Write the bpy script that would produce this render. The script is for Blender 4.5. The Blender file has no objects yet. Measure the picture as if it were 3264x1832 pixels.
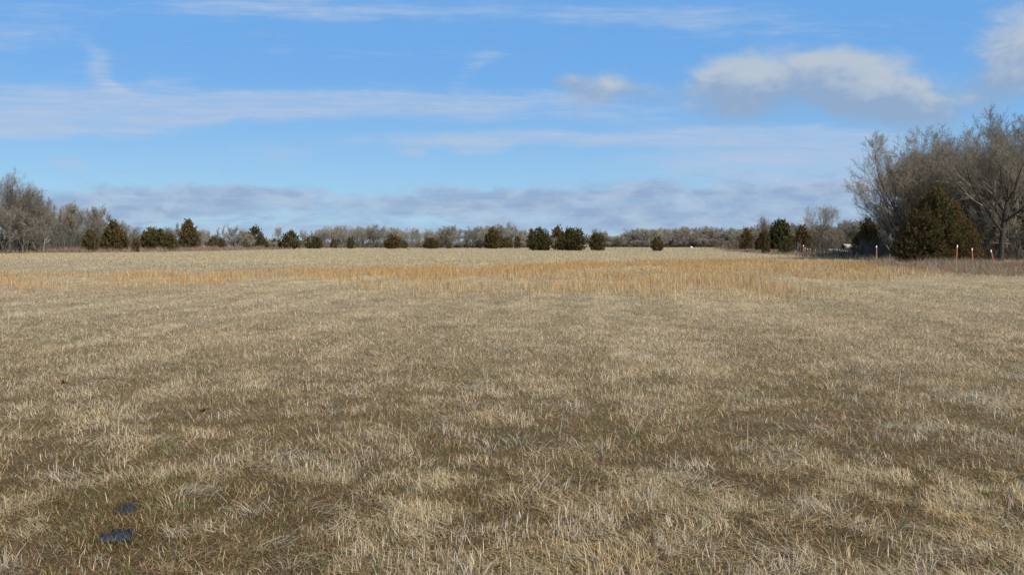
import bpy, math, random
import numpy as np

# ------------------------------------------------------------------ camera, sky, sun, exposure
SC = bpy.context.scene
COL = SC.collection
FPX = 2827.0                      # focal length in photo pixels (3264 wide)
HOR = 776.0                       # photo row of the true horizon
CAMH = 1.6
PITCH = math.atan((916.0 - HOR) / FPX)
SUN_AZ, SUN_EL = math.radians(140), math.radians(40)     # azimuth clockwise from +Y (view direction)

cam_d = bpy.data.cameras.new('camera'); cam = bpy.data.objects.new('camera', cam_d); COL.objects.link(cam)
cam.location = (0, 0, CAMH); cam.rotation_euler = (math.pi / 2 - PITCH, 0, 0)
cam_d.sensor_width = 36; cam_d.lens = 36 * FPX / 3264.0; cam_d.clip_start = 0.1; cam_d.clip_end = 9000
SC.camera = cam
SC.view_settings.view_transform = 'Standard'; SC.view_settings.look = 'None'
SC.view_settings.exposure = 0.4; SC.view_settings.gamma = 1.0

sun_d = bpy.data.lights.new('sun', 'SUN'); sun = bpy.data.objects.new('sun', sun_d); COL.objects.link(sun)
sun_d.energy = 4.5; sun_d.angle = math.radians(0.6); sun_d.color = (1.0, 0.95, 0.87)
sun.rotation_euler = (math.pi / 2 - SUN_EL, 0, math.pi - SUN_AZ)
sun.location = (40, -50, 60)


class NT:
    """small helper for node trees"""
    def __init__(s, tree): s.t = tree; s.n = tree.nodes; s.l = tree.links
    def node(s, typ, **kw):
        nd = s.n.new(typ)
        for k, v in kw.items(): setattr(nd, k, v)
        return nd
    def put(s, sock, v):
        if isinstance(v, bpy.types.NodeSocket): s.l.new(v, sock)
        elif v is not None: sock.default_value = v
    def m(s, op, a, b=None, c=None, clamp=False):
        nd = s.node('ShaderNodeMath', operation=op, use_clamp=clamp)
        s.put(nd.inputs[0], a); s.put(nd.inputs[1], b); s.put(nd.inputs[2], c)
        return nd.outputs[0]
    def comb(s, x, y, z=0.0):
        nd = s.node('ShaderNodeCombineXYZ')
        s.put(nd.inputs[0], x); s.put(nd.inputs[1], y); s.put(nd.inputs[2], z); return nd.outputs[0]
    def noise(s, vec, scale=1.0, detail=4.0, rough=0.5, dist=0.0):
        nd = s.node('ShaderNodeTexNoise'); s.put(nd.inputs['Vector'], vec)
        nd.inputs['Scale'].default_value = scale; nd.inputs['Detail'].default_value = detail
        nd.inputs['Roughness'].default_value = rough; nd.inputs['Distortion'].default_value = dist
        return nd.outputs[0]
    def step(s, v, lo, hi, a=0.0, b=1.0):
        nd = s.node('ShaderNodeMapRange', interpolation_type='SMOOTHSTEP')
        s.put(nd.inputs[0], v); s.put(nd.inputs[1], lo); s.put(nd.inputs[2], hi)
        s.put(nd.inputs[3], a); s.put(nd.inputs[4], b); return nd.outputs[0]
    def mix(s, f, a, b):
        nd = s.node('ShaderNodeMix', data_type='RGBA')
        s.put(nd.inputs[0], f)
        s.put(nd.inputs[6], a if isinstance(a, bpy.types.NodeSocket) else (*a, 1.0))
        s.put(nd.inputs[7], b if isinstance(b, bpy.types.NodeSocket) else (*b, 1.0))
        return nd.outputs[2]


def uv_of(px, py):               # photo pixel -> direction ratios (x/y, z/y)
    return (px - 1632.0) / FPX, (HOR - py) / FPX


def make_world():
    w = bpy.data.worlds.new('World'); SC.world = w; w.use_nodes = True
    N = NT(w.node_tree)
    for n in list(N.n): N.n.remove(n)
    out = N.node('ShaderNodeOutputWorld'); bg = N.node('ShaderNodeBackground'); N.l.new(bg.outputs[0], out.inputs[0])
    STR = 0.10
    bg.inputs[1].default_value = STR
    sky = N.node('ShaderNodeTexSky', sky_type='NISHITA', sun_disc=False)
    sky.sun_elevation = SUN_EL; sky.sun_rotation = SUN_AZ
    sky.altitude = 200; sky.air_density = 1.0; sky.dust_density = 0.1; sky.ozone_density = 1.6
    tc = N.node('ShaderNodeTexCoord')
    sep = N.node('ShaderNodeSeparateXYZ'); N.l.new(tc.outputs['Generated'], sep.inputs[0])
    x, y, z = sep.outputs
    ya = N.m('MAXIMUM', N.m('ABSOLUTE', y), 0.08)
    u = N.m('DIVIDE', x, ya); v = N.m('DIVIDE', z, ya)
    uv = N.comb(u, v, 0.0)
    # clear-sky colour: the physical sky, a little richer as the camera recorded it
    hs = N.node('ShaderNodeHueSaturation'); hs.inputs['Saturation'].default_value = SKY_SAT
    hs.inputs['Value'].default_value = SKY_VAL; hs.inputs['Hue'].default_value = SKY_HUE
    N.l.new(sky.outputs[0], hs.inputs['Color'])
    base = hs.outputs[0]
    kk = 0.76 / STR
    # clear air towards the horizon: pale blue, not yellow
    grad = N.mix(N.step(z, -0.02, 0.22), tuple(v * kk for v in (0.31, 0.575, 0.81)), tuple(v * kk for v in (0.150, 0.395, 0.80)))
    base = N.mix(N.step(z, 0.3, 0.8, 0.88, 0.2), base, grad)
    # small direction warp so that edges are ragged
    wn = N.noise(N.comb(N.m('MULTIPLY', u, 9.0), N.m('MULTIPLY', v, 20.0), 3.0), 1.0, 3, 0.55)
    wv = N.m('ADD', v, N.m('MULTIPLY', N.m('SUBTRACT', wn, 0.5), 0.022))
    wn2 = N.noise(N.comb(N.m('MULTIPLY', u, 9.0), N.m('MULTIPLY', v, 20.0), 8.0), 1.0, 3, 0.55)
    wu = N.m('ADD', u, N.m('MULTIPLY', N.m('SUBTRACT', wn2, 0.5), 0.06))

    def blobs(lst, shade=False):
        tot = None; sh = None
        for (px, py, hw, hh, sl, amp) in lst:
            u0, v0 = uv_of(px, py); a = hw / FPX; b = hh / FPX
            du = N.m('SUBTRACT', wu, u0)
            dv = N.m('SUBTRACT', N.m('SUBTRACT', wv, v0), N.m('MULTIPLY', du, sl))
            e = N.m('ADD', N.m('POWER', N.m('ABSOLUTE', N.m('DIVIDE', du, a)), 2.6),
                    N.m('POWER', N.m('ABSOLUTE', N.m('DIVIDE', dv, b)), 2.0))
            g = N.m('MULTIPLY', N.m('EXPONENT', N.m('MULTIPLY', e, -1.0)), amp)
            tot = g if tot is None else N.m('ADD', tot, g)
            if shade:
                t = N.m('MULTIPLY', g, N.m('DIVIDE', dv, b)); sh = t if sh is None else N.m('ADD', sh, t)
        return tot, sh
    # streaky high cloud: (px, py, half width, half height, slope, strength)
    streaks = [(200, 350, 640, 66, -0.01, 1.25), (1150, 335, 900, 42, 0.012, 1.15), (345, 245, 80, 60, -0.9, 0.75), (560, 262, 120, 26, 0, .5),
               (1500, 50, 800, 36, 0.0, 0.52), (60, 100, 300, 90, 0.0, 0.52), (900, 25, 500, 46, 0.0, 0.5), (2500, 100, 500, 60, 0, .4), (1200, 180, 500, 30, 0, .35),
               (200, 425, 300, 24, 0.0, 0.6), (350, 410, 260, 26, 0.0, 0.6), (1700, 380, 500, 26, .02, .5),
               (1900, 440, 850, 26, 0.02, 0.95), (1520, 470, 120, 34, 0.0, 0.9), (1320, 490, 45, 24, 0.0, 0.7),
               (2480, 505, 480, 62, 0.03, 1.25), (210, 525, 80, 36, 0.0, 0.9), (2450, 430, 420, 34, 0, 0.6),
               (900, 500, 130, 30, 0, 0.5), (1520, 225, 60, 40, 0.5, 0.5), (2100, 70, 300, 26, 0, 0.4), (2700, 590, 500, 34, 0, .8)]
    cum = [(2560, 255, 170, 60, 0.0, 0.45), (2600, 280, 320, 88, 0.0, 0.9), (2760, 310, 170, 80, 0.0, 0.6), (2310, 290, 140, 105, 0.0, 0.9),
           (2670, 205, 160, 56, 0.0, 0.85), (2930, 345, 180, 80, -0.15, 1.0), (2350, 215, 60, 45, 0.0, 0.4),
           (3250, 170, 160, 145, 0.0, 1.1), (3150, 290, 90, 70, 0, 0.5),
           (1910, 295, 120, 56, 0.1, 0.9), (2070, 315, 90, 40, 0, 0.5), (1810, 268, 60, 34, 0, 0.5)]
    bank = [(700, 622, 260, 36, 0.0, 1.0), (1300, 655, 1700, 48, 0.0, 0.85), (2300, 655, 800, 60, 0.0, 0.7),
            (500, 655, 300, 35, 0.0, 0.7), (1700, 640, 400, 40, 0, 0.5), (2080, 600, 60, 16, 0, 0.6),
            (1600, 735, 2600, 34, 0.0, 0.85), (200, 650, 300, 60, 0, 0.4), (2600, 640, 500, 60, 0, 0.6), (3100, 620, 500, 80, 0, 0.7)]
    ns = N.noise(N.comb(N.m('MULTIPLY', u, 7.0), N.m('MULTIPLY', v, 55.0), 1.0), 1.0, 7, 0.6, 0.6)
    ns3 = N.noise(N.comb(N.m('MULTIPLY', u, 16.0), N.m('MULTIPLY', v, 190.0), 9.0), 1.0, 6, 0.62, 0.5)
    ns2 = N.noise(N.comb(N.m('MULTIPLY', u, 22.0), N.m('MULTIPLY', v, 50.0), 5.0), 1.0, 6, 0.6, 0.3)
    npf = N.noise(N.comb(N.m('MULTIPLY', u, 17.0), N.m('MULTIPLY', v, 30.0), 2.0), 1.0, 9, 0.63, 0.3)
    nbk = N.noise(N.comb(N.m('MULTIPLY', u, 18.0), N.m('MULTIPLY', v, 62.0), 7.0), 1.0, 8, 0.64, 0.4)
    sM, _ = blobs(streaks); cM, cS = blobs(cum, True); bM, _ = blobs(bank)
    sD = N.step(N.m('ADD', sM, N.m('MULTIPLY', N.m('SUBTRACT', N.m('ADD', N.m('MULTIPLY', ns, .42), N.m('ADD', N.m('MULTIPLY', ns2, .2), N.m('MULTIPLY', ns3, .38))), 0.5), 2.1)), 0.15, 1.15, 0.0, 0.85)
    cD = N.step(N.m('ADD', cM, N.m('MULTIPLY', N.m('SUBTRACT', npf, 0.5), 1.25)), 0.16, 1.1, 0.0, 0.90)
    bD = N.step(N.m('ADD', bM, N.m('MULTIPLY', N.m('SUBTRACT', nbk, 0.5), 2.4)), 0.10, 1.15, 0.0, 0.88)
    k = 0.76 / STR
    def C(r, g, b): return (r * k, g * k, b * k)
    # thin veil that whitens the sky with a fixed faint cirrus texture
    fil0 = N.step(N.noise(N.comb(N.m('MULTIPLY', u, 8.0), N.m('ADD', N.m('MULTIPLY', v, 130.0), N.m('MULTIPLY', u, 3.0)), 4.0), 1.0, 8, 0.66, 0.6), 0.36, 0.64, 0.58, 1.08)
    c = N.mix(N.m('MULTIPLY', sD, fil0), base, N.mix(ns2, C(0.37, 0.51, 0.74), C(0.49, 0.59, 0.76)))
    fil = N.step(N.noise(N.comb(N.m('MULTIPLY', u, 10.0), N.m('MULTIPLY', v, 150.0), 12.0), 1.0, 7, 0.65, 0.5), 0.36, 0.62, 0.74, 1.0)
    bank_col = N.mix(N.step(ns2, 0.35, 0.7), C(0.29, 0.385, 0.58), C(0.44, 0.53, 0.68))
    c = N.mix(N.m('MULTIPLY', bD, fil), c, bank_col)
    sht = N.m('ADD', cS, N.m('MULTIPLY', N.m('SUBTRACT', npf, 0.5), 2.6))
    cum_col = N.mix(N.step(sht, -0.45, 0.65), C(0.29, 0.40, 0.58), C(0.50, 0.565, 0.64))
    c = N.mix(cD, c, cum_col)
    N.l.new(c, bg.inputs[0])


SKY_SAT, SKY_VAL, SKY_HUE = 1.15, 1.0, 0.51
make_world()

# ------------------------------------------------------------------ helpers
def ground_z(x, y):
    x = np.asarray(x, float); y = np.asarray(y, float)
    z = 0.018 * np.sin(x * 1.9 + 1.3 * np.sin(y * 0.7)) * np.sin(y * 1.5 + 0.4)
    z += 0.03 * np.sin(x * 0.37 + 1.0) * np.sin(y * 0.29)
    return z


def ray(px, py):
    a = (px - 1632.0) / FPX; b = -(py - 916.0) / FPX
    cp, sp = math.cos(PITCH), math.sin(PITCH)
    return np.array([a, cp + b * sp, -sp + b * cp])


def on_ground(px, py):           # where the ground is seen at a photo pixel
    r = ray(px, py); t = CAMH / -r[2]; return r[0] * t, r[1] * t


def at(px, py, D):               # point seen at a photo pixel, D metres ahead
    r = ray(px, py); t = D / r[1]; return r[0] * t, D, CAMH + r[2] * t


def tag(o, label, cat, group=None, kind=None):
    if label: o['label'] = label
    if cat: o['category'] = cat
    if group: o['group'] = group
    if kind: o['kind'] = kind
    return o


def empty(name, loc, rz=0.0, s=(1, 1, 1)):
    o = bpy.data.objects.new(name, None); COL.objects.link(o)
    o.location = loc; o.rotation_euler = (0, 0, rz); o.scale = s; o.empty_display_size = 0.2; return o


def np_mesh(name, V, faces, cols=None, smooth=False):
    """faces: list of (F,k) index arrays"""
    me = bpy.data.meshes.new(name)
    me.vertices.add(len(V)); me.vertices.foreach_set('co', np.ascontiguousarray(V, np.float32).ravel())
    idx = np.concatenate([f.ravel() for f in faces]).astype(np.int32)
    tot = np.concatenate([np.full(len(f), f.shape[1], np.int32) for f in faces])
    st = np.concatenate([[0], np.cumsum(tot)[:-1]]).astype(np.int32)
    me.loops.add(len(idx)); me.loops.foreach_set('vertex_index', idx)
    me.polygons.add(len(tot)); me.polygons.foreach_set('loop_start', st)
    me.polygons.foreach_set('use_smooth', np.full(len(tot), smooth))
    if cols is not None:
        a = me.attributes.new('tint', 'FLOAT_COLOR', 'POINT')
        c4 = np.ones((len(V), 4), np.float32); c4[:, :3] = cols
        a.data.foreach_set('color', c4.ravel())
    me.update(calc_edges=True)
    return me


def link(name, me, mat, parent=None):
    o = bpy.data.objects.new(name, me); COL.objects.link(o)
    if mat and not me.materials: me.materials.append(mat)
    if parent: o.parent = parent
    return o


# value noise in numpy
def vnoise(x, y, seed):
    xi = np.floor(x).astype(np.int64); yi = np.floor(y).astype(np.int64)
    fx = x - xi; fy = y - yi; fx = fx * fx * (3 - 2 * fx); fy = fy * fy * (3 - 2 * fy)
    def h(a, b):
        n = (a * 374761393 + b * 668265263 + seed * 974634777) & 0xffffffff
        n = ((n ^ (n >> 13)) * 1274126177) & 0xffffffff
        return ((n ^ (n >> 16)) & 0xffff) / 65535.0
    return (h(xi, yi) * (1 - fx) + h(xi + 1, yi) * fx) * (1 - fy) + (h(xi, yi + 1) * (1 - fx) + h(xi + 1, yi + 1) * fx) * fy


def fbm(x, y, size, octv=3, seed=0):
    s = 0; a = 0.5; t = 0
    for o in range(octv):
        s = s + a * vnoise(x / size + 17.3 * o, y / size - 9.1 * o, seed + o * 7); t += a; a *= 0.5; size *= 0.48
    return s / t


def sstep(v, a, b):
    t = np.clip((v - a) / (b - a), 0, 1); return t * t * (3 - 2 * t)


# ------------------------------------------------------------------ materials
def new_mat(name):
    m = bpy.data.materials.new(name); m.use_nodes = True
    N = NT(m.node_tree)
    for n in list(N.n): N.n.remove(n)
    out = N.node('ShaderNodeOutputMaterial')
    return m, N, out


def mat_blade(name, trans=0.25, gloss=0.0):
    m, N, out = new_mat(name)
    at_ = N.node('ShaderNodeAttribute', attribute_name='tint')
    d = N.node('ShaderNodeBsdfDiffuse'); t = N.node('ShaderNodeBsdfTranslucent')
    N.l.new(at_.outputs['Color'], d.inputs[0]); N.l.new(at_.outputs['Color'], t.inputs[0])
    mx = N.node('ShaderNodeMixShader'); mx.inputs[0].default_value = trans
    N.l.new(d.outputs[0], mx.inputs[1]); N.l.new(t.outputs[0], mx.inputs[2])
    N.l.new(mx.outputs[0], out.inputs[0])
    return m


def mat_bark(name, a, b, scale=6.0, rnd=0.0):
    m, N, out = new_mat(name)
    g = N.node('ShaderNodeNewGeometry'); p = N.node('ShaderNodeBsdfPrincipled')
    n = N.noise(g.outputs['Position'], scale, 4, 0.6)
    c = N.mix(N.step(n, 0.35, 0.68), a, b)
    if rnd:
        oi = N.node('ShaderNodeObjectInfo'); hs = N.node('ShaderNodeHueSaturation')
        N.l.new(N.m('ADD', 1.0 - rnd, N.m('MULTIPLY', oi.outputs['Random'], 2 * rnd)), hs.inputs['Value'])
        N.l.new(N.m('ADD', 0.8, N.m('MULTIPLY', oi.outputs['Random'], 0.4)), hs.inputs['Saturation'])
        N.l.new(c, hs.inputs['Color']); c = hs.outputs[0]
    N.l.new(c, p.inputs['Base Color']); p.inputs['Roughness'].default_value = 0.85
    p.inputs['Specular IOR Level'].default_value = 0.2
    N.l.new(p.outputs[0], out.inputs[0]); return m


def mat_plain(name, col, rough=0.6, var=0.15):
    m, N, out = new_mat(name)
    g = N.node('ShaderNodeNewGeometry'); p = N.node('ShaderNodeBsdfPrincipled')
    n = N.noise(g.outputs['Position'], 25.0, 4, 0.6)
    c = N.mix(n, tuple(v * (1 - var) for v in col), tuple(min(1, v * (1 + var)) for v in col))
    N.l.new(c, p.inputs['Base Color']); p.inputs['Roughness'].default_value = rough
    N.l.new(p.outputs[0], out.inputs[0]); return m


def mat_ground():
    m, N, out = new_mat('dry_grass_ground')
    g = N.node('ShaderNodeNewGeometry'); P = g.outputs['Position']
    sep = N.node('ShaderNodeSeparateXYZ'); N.l.new(P, sep.inputs[0]); y = sep.outputs[1]
    fine = N.noise(P, 60.0, 5, 0.7); mid = N.noise(P, 2.2, 5, 0.6); big = N.noise(P, 0.12, 4, 0.55)
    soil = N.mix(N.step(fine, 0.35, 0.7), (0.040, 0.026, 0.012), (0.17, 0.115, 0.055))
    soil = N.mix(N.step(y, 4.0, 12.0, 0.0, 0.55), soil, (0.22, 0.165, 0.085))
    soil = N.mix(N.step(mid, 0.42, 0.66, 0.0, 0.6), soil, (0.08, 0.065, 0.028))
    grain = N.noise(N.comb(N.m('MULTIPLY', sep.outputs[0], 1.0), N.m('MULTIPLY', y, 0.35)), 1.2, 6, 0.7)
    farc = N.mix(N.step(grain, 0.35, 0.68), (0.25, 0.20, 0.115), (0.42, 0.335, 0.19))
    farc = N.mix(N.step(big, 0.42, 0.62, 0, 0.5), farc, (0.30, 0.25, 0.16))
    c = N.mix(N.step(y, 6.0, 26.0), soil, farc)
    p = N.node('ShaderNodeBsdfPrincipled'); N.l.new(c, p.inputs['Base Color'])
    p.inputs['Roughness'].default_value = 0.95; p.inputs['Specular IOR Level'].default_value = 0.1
    b = N.node('ShaderNodeBump'); b.inputs['Strength'].default_value = 0.6; b.inputs['Distance'].default_value = 0.02
    N.l.new(fine, b.inputs['Height']); N.l.new(b.outputs[0], p.inputs['Normal'])
    N.l.new(p.outputs[0], out.inputs[0]); return m


M_GROUND = mat_ground()
M_GRASS = mat_blade('dry_grass_blades', 0.25)
M_CEDAR = mat_blade('cedar_foliage', 0.15)
M_TWIG = mat_bark('grey_twigs', (0.145, 0.12, 0.09), (0.30, 0.26, 0.195), 3.0, 0.18)
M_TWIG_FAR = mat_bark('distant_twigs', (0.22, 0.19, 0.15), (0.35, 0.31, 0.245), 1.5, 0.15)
M_BARK = mat_bark('grey_brown_bark', (0.045, 0.037, 0.028), (0.125, 0.105, 0.08), 8.0, 0.1)
M_DARK = mat_bark('dark_bark', (.022, .018, .014), (.075, .062, .048), 8.0)
M_PALE = mat_bark('pale_dead_bark', (0.42, 0.39, 0.34), (0.6, 0.57, 0.5), 8.0)
M_CTRUNK = mat_bark('cedar_bark', (0.09, 0.06, 0.045), (0.2, 0.15, 0.12), 10.0)

# ------------------------------------------------------------------ ground sheet and puddles
def make_ground():
    na = 400; rr = np.concatenate([[0.01], np.geomspace(0.6, 6000, 330)]); nr = len(rr)
    a = np.linspace(0, 2 * np.pi, na, endpoint=False)
    R, A = np.meshgrid(rr, a, indexing='ij')
    X = R * np.sin(A); Y = R * np.cos(A)
    Z = ground_z(X, Y) * np.exp(-(R / 900.0) ** 2)
    Z -= 0.012 * puddle_mask(X, Y, 1.6)
    V = np.stack([X, Y, Z], -1).reshape(-1, 3)
    i = np.arange(nr - 1)[:, None] * na; j = np.arange(na)[None, :]; j2 = (j + 1) % na
    F = np.stack([i + j, i + j2, i + na + j2, i + na + j], -1).reshape(-1, 4)
    o = link('ground', np_mesh('ground', V, [F], smooth=True), M_GROUND); o['kind'] = 'structure'


PUD = []
for (px, py, hw, hh) in [(372, 1722, 58, 20), (408, 1632, 34, 18)]:
    cx, cy = on_ground(px, py); _, c2 = on_ground(px, py + hh); PUD.append((cx, cy, hw / FPX * cy * 1.05, abs(cy - c2) * 1.1))


def puddle_mask(x, y, grow=1.0):
    m = np.zeros(np.shape(x))
    for (cx, cy, a, b) in PUD:
        n = fbm(np.asarray(x), np.asarray(y), 0.12, 2, 77) - 0.5
        r = np.hypot((x - cx) / (a * grow), (y - cy) / (b * grow)) + n * 0.7
        m = np.maximum(m, sstep(1.25 - r, 0.0, 0.4))
    return m


make_ground()
mw, N, out = new_mat('puddle_water')
p = N.node('ShaderNodeBsdfPrincipled'); p.inputs['Base Color'].default_value = (0.012, 0.010, 0.007, 1)
p.inputs['Roughness'].default_value = 0.04; p.inputs['IOR'].default_value = 1.33; p.inputs['Specular IOR Level'].default_value = 0.27
g = N.node('ShaderNodeNewGeometry'); b = N.node('ShaderNodeBump'); b.inputs['Strength'].default_value = 0.15
b.inputs['Distance'].default_value = 0.01
N.l.new(N.noise(g.outputs['Position'], 14, 3, 0.5), b.inputs['Height']); N.l.new(b.outputs[0], p.inputs['Normal'])
N.l.new(p.outputs[0], out.inputs[0])
for k, (cx, cy, a, bb) in enumerate(PUD):
    n = 220; th = np.linspace(0, 2 * np.pi, n, endpoint=False)
    rr = 1.02 + .9 * (fbm(np.cos(th) * .9 + 5 * k, np.sin(th) * .9, .9, 4, 31 + k) - .4) + .55 * (fbm(np.cos(th) * 6, np.sin(th) * 6, 1.0, 3, 37 + k) - .5)
    zc = float(ground_z(cx, cy)) + .003
    V = np.stack([a * rr * np.cos(th), bb * rr * np.sin(th), 0 * th], -1)
    V = np.vstack([V, [[0, 0, 0]]])
    F = np.array([[i, (i + 1) % n, n] for i in range(n)])
    o = link('puddle', np_mesh('puddle', V, [F]), mw); o.location = (cx, cy, zc)
    o['kind'] = 'structure'

# ------------------------------------------------------------------ grass
def blades(P, L, W, az, lean, bend, C, nseg=2, face=None):
    """P base (N,3); blade leans 'lean' from vertical towards azimuth az and bends further by 'bend'"""
    n = len(L)
    hx, hy = np.sin(az), np.cos(az)
    fa = az + np.random.uniform(-0.9, 0.9, n) if face is None else face
    wx, wy = np.cos(fa), -np.sin(fa)
    rings = []; p = P.copy(); ang = lean.copy()
    for s in range(nseg + 1):
        wd = W * (1.0 if s == 0 else (1 - s / nseg) ** 0.5) * 0.5
        if s < nseg:
            rings.append(np.stack([p[:, 0] - wx * wd, p[:, 1] - wy * wd, p[:, 2]], -1))
            rings.append(np.stack([p[:, 0] + wx * wd, p[:, 1] + wy * wd, p[:, 2]], -1))
        else:
            rings.append(p.copy())
        st = L / nseg
        p = p + np.stack([hx * np.sin(ang) * st, hy * np.sin(ang) * st, np.cos(ang) * st], -1)
        ang = np.minimum(ang + bend / nseg, 2.2)
        gz = P[:, 2] + 0.004
        p[:, 2] = np.maximum(p[:, 2], gz)
    k = 2 * nseg + 1
    V = np.stack(rings, 1).reshape(-1, 3)
    b = (np.arange(n) * k)[:, None]
    q = [b + np.array([[2 * s, 2 * s + 1, 2 * s + 3, 2 * s + 2]]) for s in range(nseg - 1)]
    t = b + np.array([[2 * nseg - 2, 2 * nseg - 1, 2 * nseg]])
    return V, q, t, np.repeat(C, k, 0)


def join_blades(name, parts, mat):
    Vs, Q, T, Cs = [], [], [], []; off = 0
    for (V, q, t, c) in parts:
        Vs.append(V); Q += [x + off for x in q]; T.append(t + off); Cs.append(c); off += len(V)
    faces = ([np.concatenate(Q)] if Q else []) + [np.concatenate(T)]
    return link(name, np_mesh(name, np.vstack(Vs), faces, np.vstack(Cs)), mat)


def scatter(n, d0, d1, power, half=0.66, pad=2.5):
    """n points in the field wedge; density ~ d**-power"""
    e = 2 - power
    uu = np.random.rand(n)
    d = (d0 ** e + uu * (d1 ** e - d0 ** e)) ** (1 / e) if abs(e) > 1e-6 else d0 * (d1 / d0) ** uu
    x = np.random.uniform(-1, 1, n) * (half * d + pad)
    return x, d


STRAW = np.array([0.62, 0.525, 0.355]); GREYS = np.array([0.445, 0.375, 0.27]); TAN = np.array([0.43, 0.31, 0.155])
BROWN = np.array([0.22, 0.118, 0.052]); OLIVE = np.array([0.21, 0.175, 0.07]); GREEN = np.array([0.085, 0.125, 0.035])
ORANGE = np.array([0.52, 0.265, 0.09]); GOLD = np.array([0.52, 0.37, 0.15]); RUST = np.array([0.33, 0.19, 0.11])


def pick(n, opts, wts):
    """random palette pick with per-element weights wts: list of arrays"""
    Wm = np.stack([np.broadcast_to(w, (n,)) for w in wts], 1).astype(float); Wm = np.clip(Wm, 0.0001, None)
    Wm /= Wm.sum(1, keepdims=True); cs = np.cumsum(Wm, 1)
    r = np.random.rand(n)[:, None]; i = np.clip((r > cs).sum(1), 0, len(opts) - 1)
    C = np.stack(opts)[i]
    return C * np.random.uniform(0.72, 1.22, (n, 1)) * np.random.uniform(0.95, 1.05, (n, 3))


TRACKS = [(*on_ground(900, 1340), *on_ground(1480, 870)), (*on_ground(2800, 1340), *on_ground(2080, 870)), (*on_ground(3500, 1150), *on_ground(2560, 870))]
def fields(x, y):
    """low = trampled mossy spots (0..1), pale = dense grey straw (0..1)"""
    f1 = fbm(x, y, 2.2, 2, 3); f2 = fbm(x, y * .75, 0.42, 2, 9); f3 = fbm(x, y * .8, 0.16, 2, 21); f4 = fbm(x - .10 * y, y * .07, 0.8, 2, 27)
    tr = sstep(y, 7, 14)
    v = 0.10 * f1 + (0.46 - .18 * tr) * f2 + (.38 - .22 * tr) * f3 + (.06 + .34 * tr) * f4
    near = 1 - sstep(y, 8, 18)
    bias = -0.008 * near - 0.035 * (1 - near)
    bias = bias + 0.06 * np.exp(-((x + 2.6) / 1.5) ** 2 - ((y - 5.6) / 2.2) ** 2) + 0.04 * np.exp(-((x - 2.3) / 1.2) ** 2 - ((y - 7.2) / 1.6) ** 2)
    bias = bias - 0.04 * np.exp(-((x - .3) / 1.6) ** 2 - ((y - 4.5) / 1.0) ** 2)
    for (xa, ya, xb, yb) in TRACKS:                # faint pairs of wheel tracks running away from the camera
        for off in (-.8, .8):
            xl = xa + (xb - xa) * (y - ya) / (yb - ya) + off
            bias = bias + 0.055 * np.exp(-((x - xl) / .26) ** 2) * sstep(y, 6, 9) * (1 - sstep(y, 30, 45))
    low = sstep(0.5 + bias - v, -0.04, 0.08)
    pale = sstep(v - 0.5 - bias, -0.03, 0.08)
    return low, pale


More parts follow.
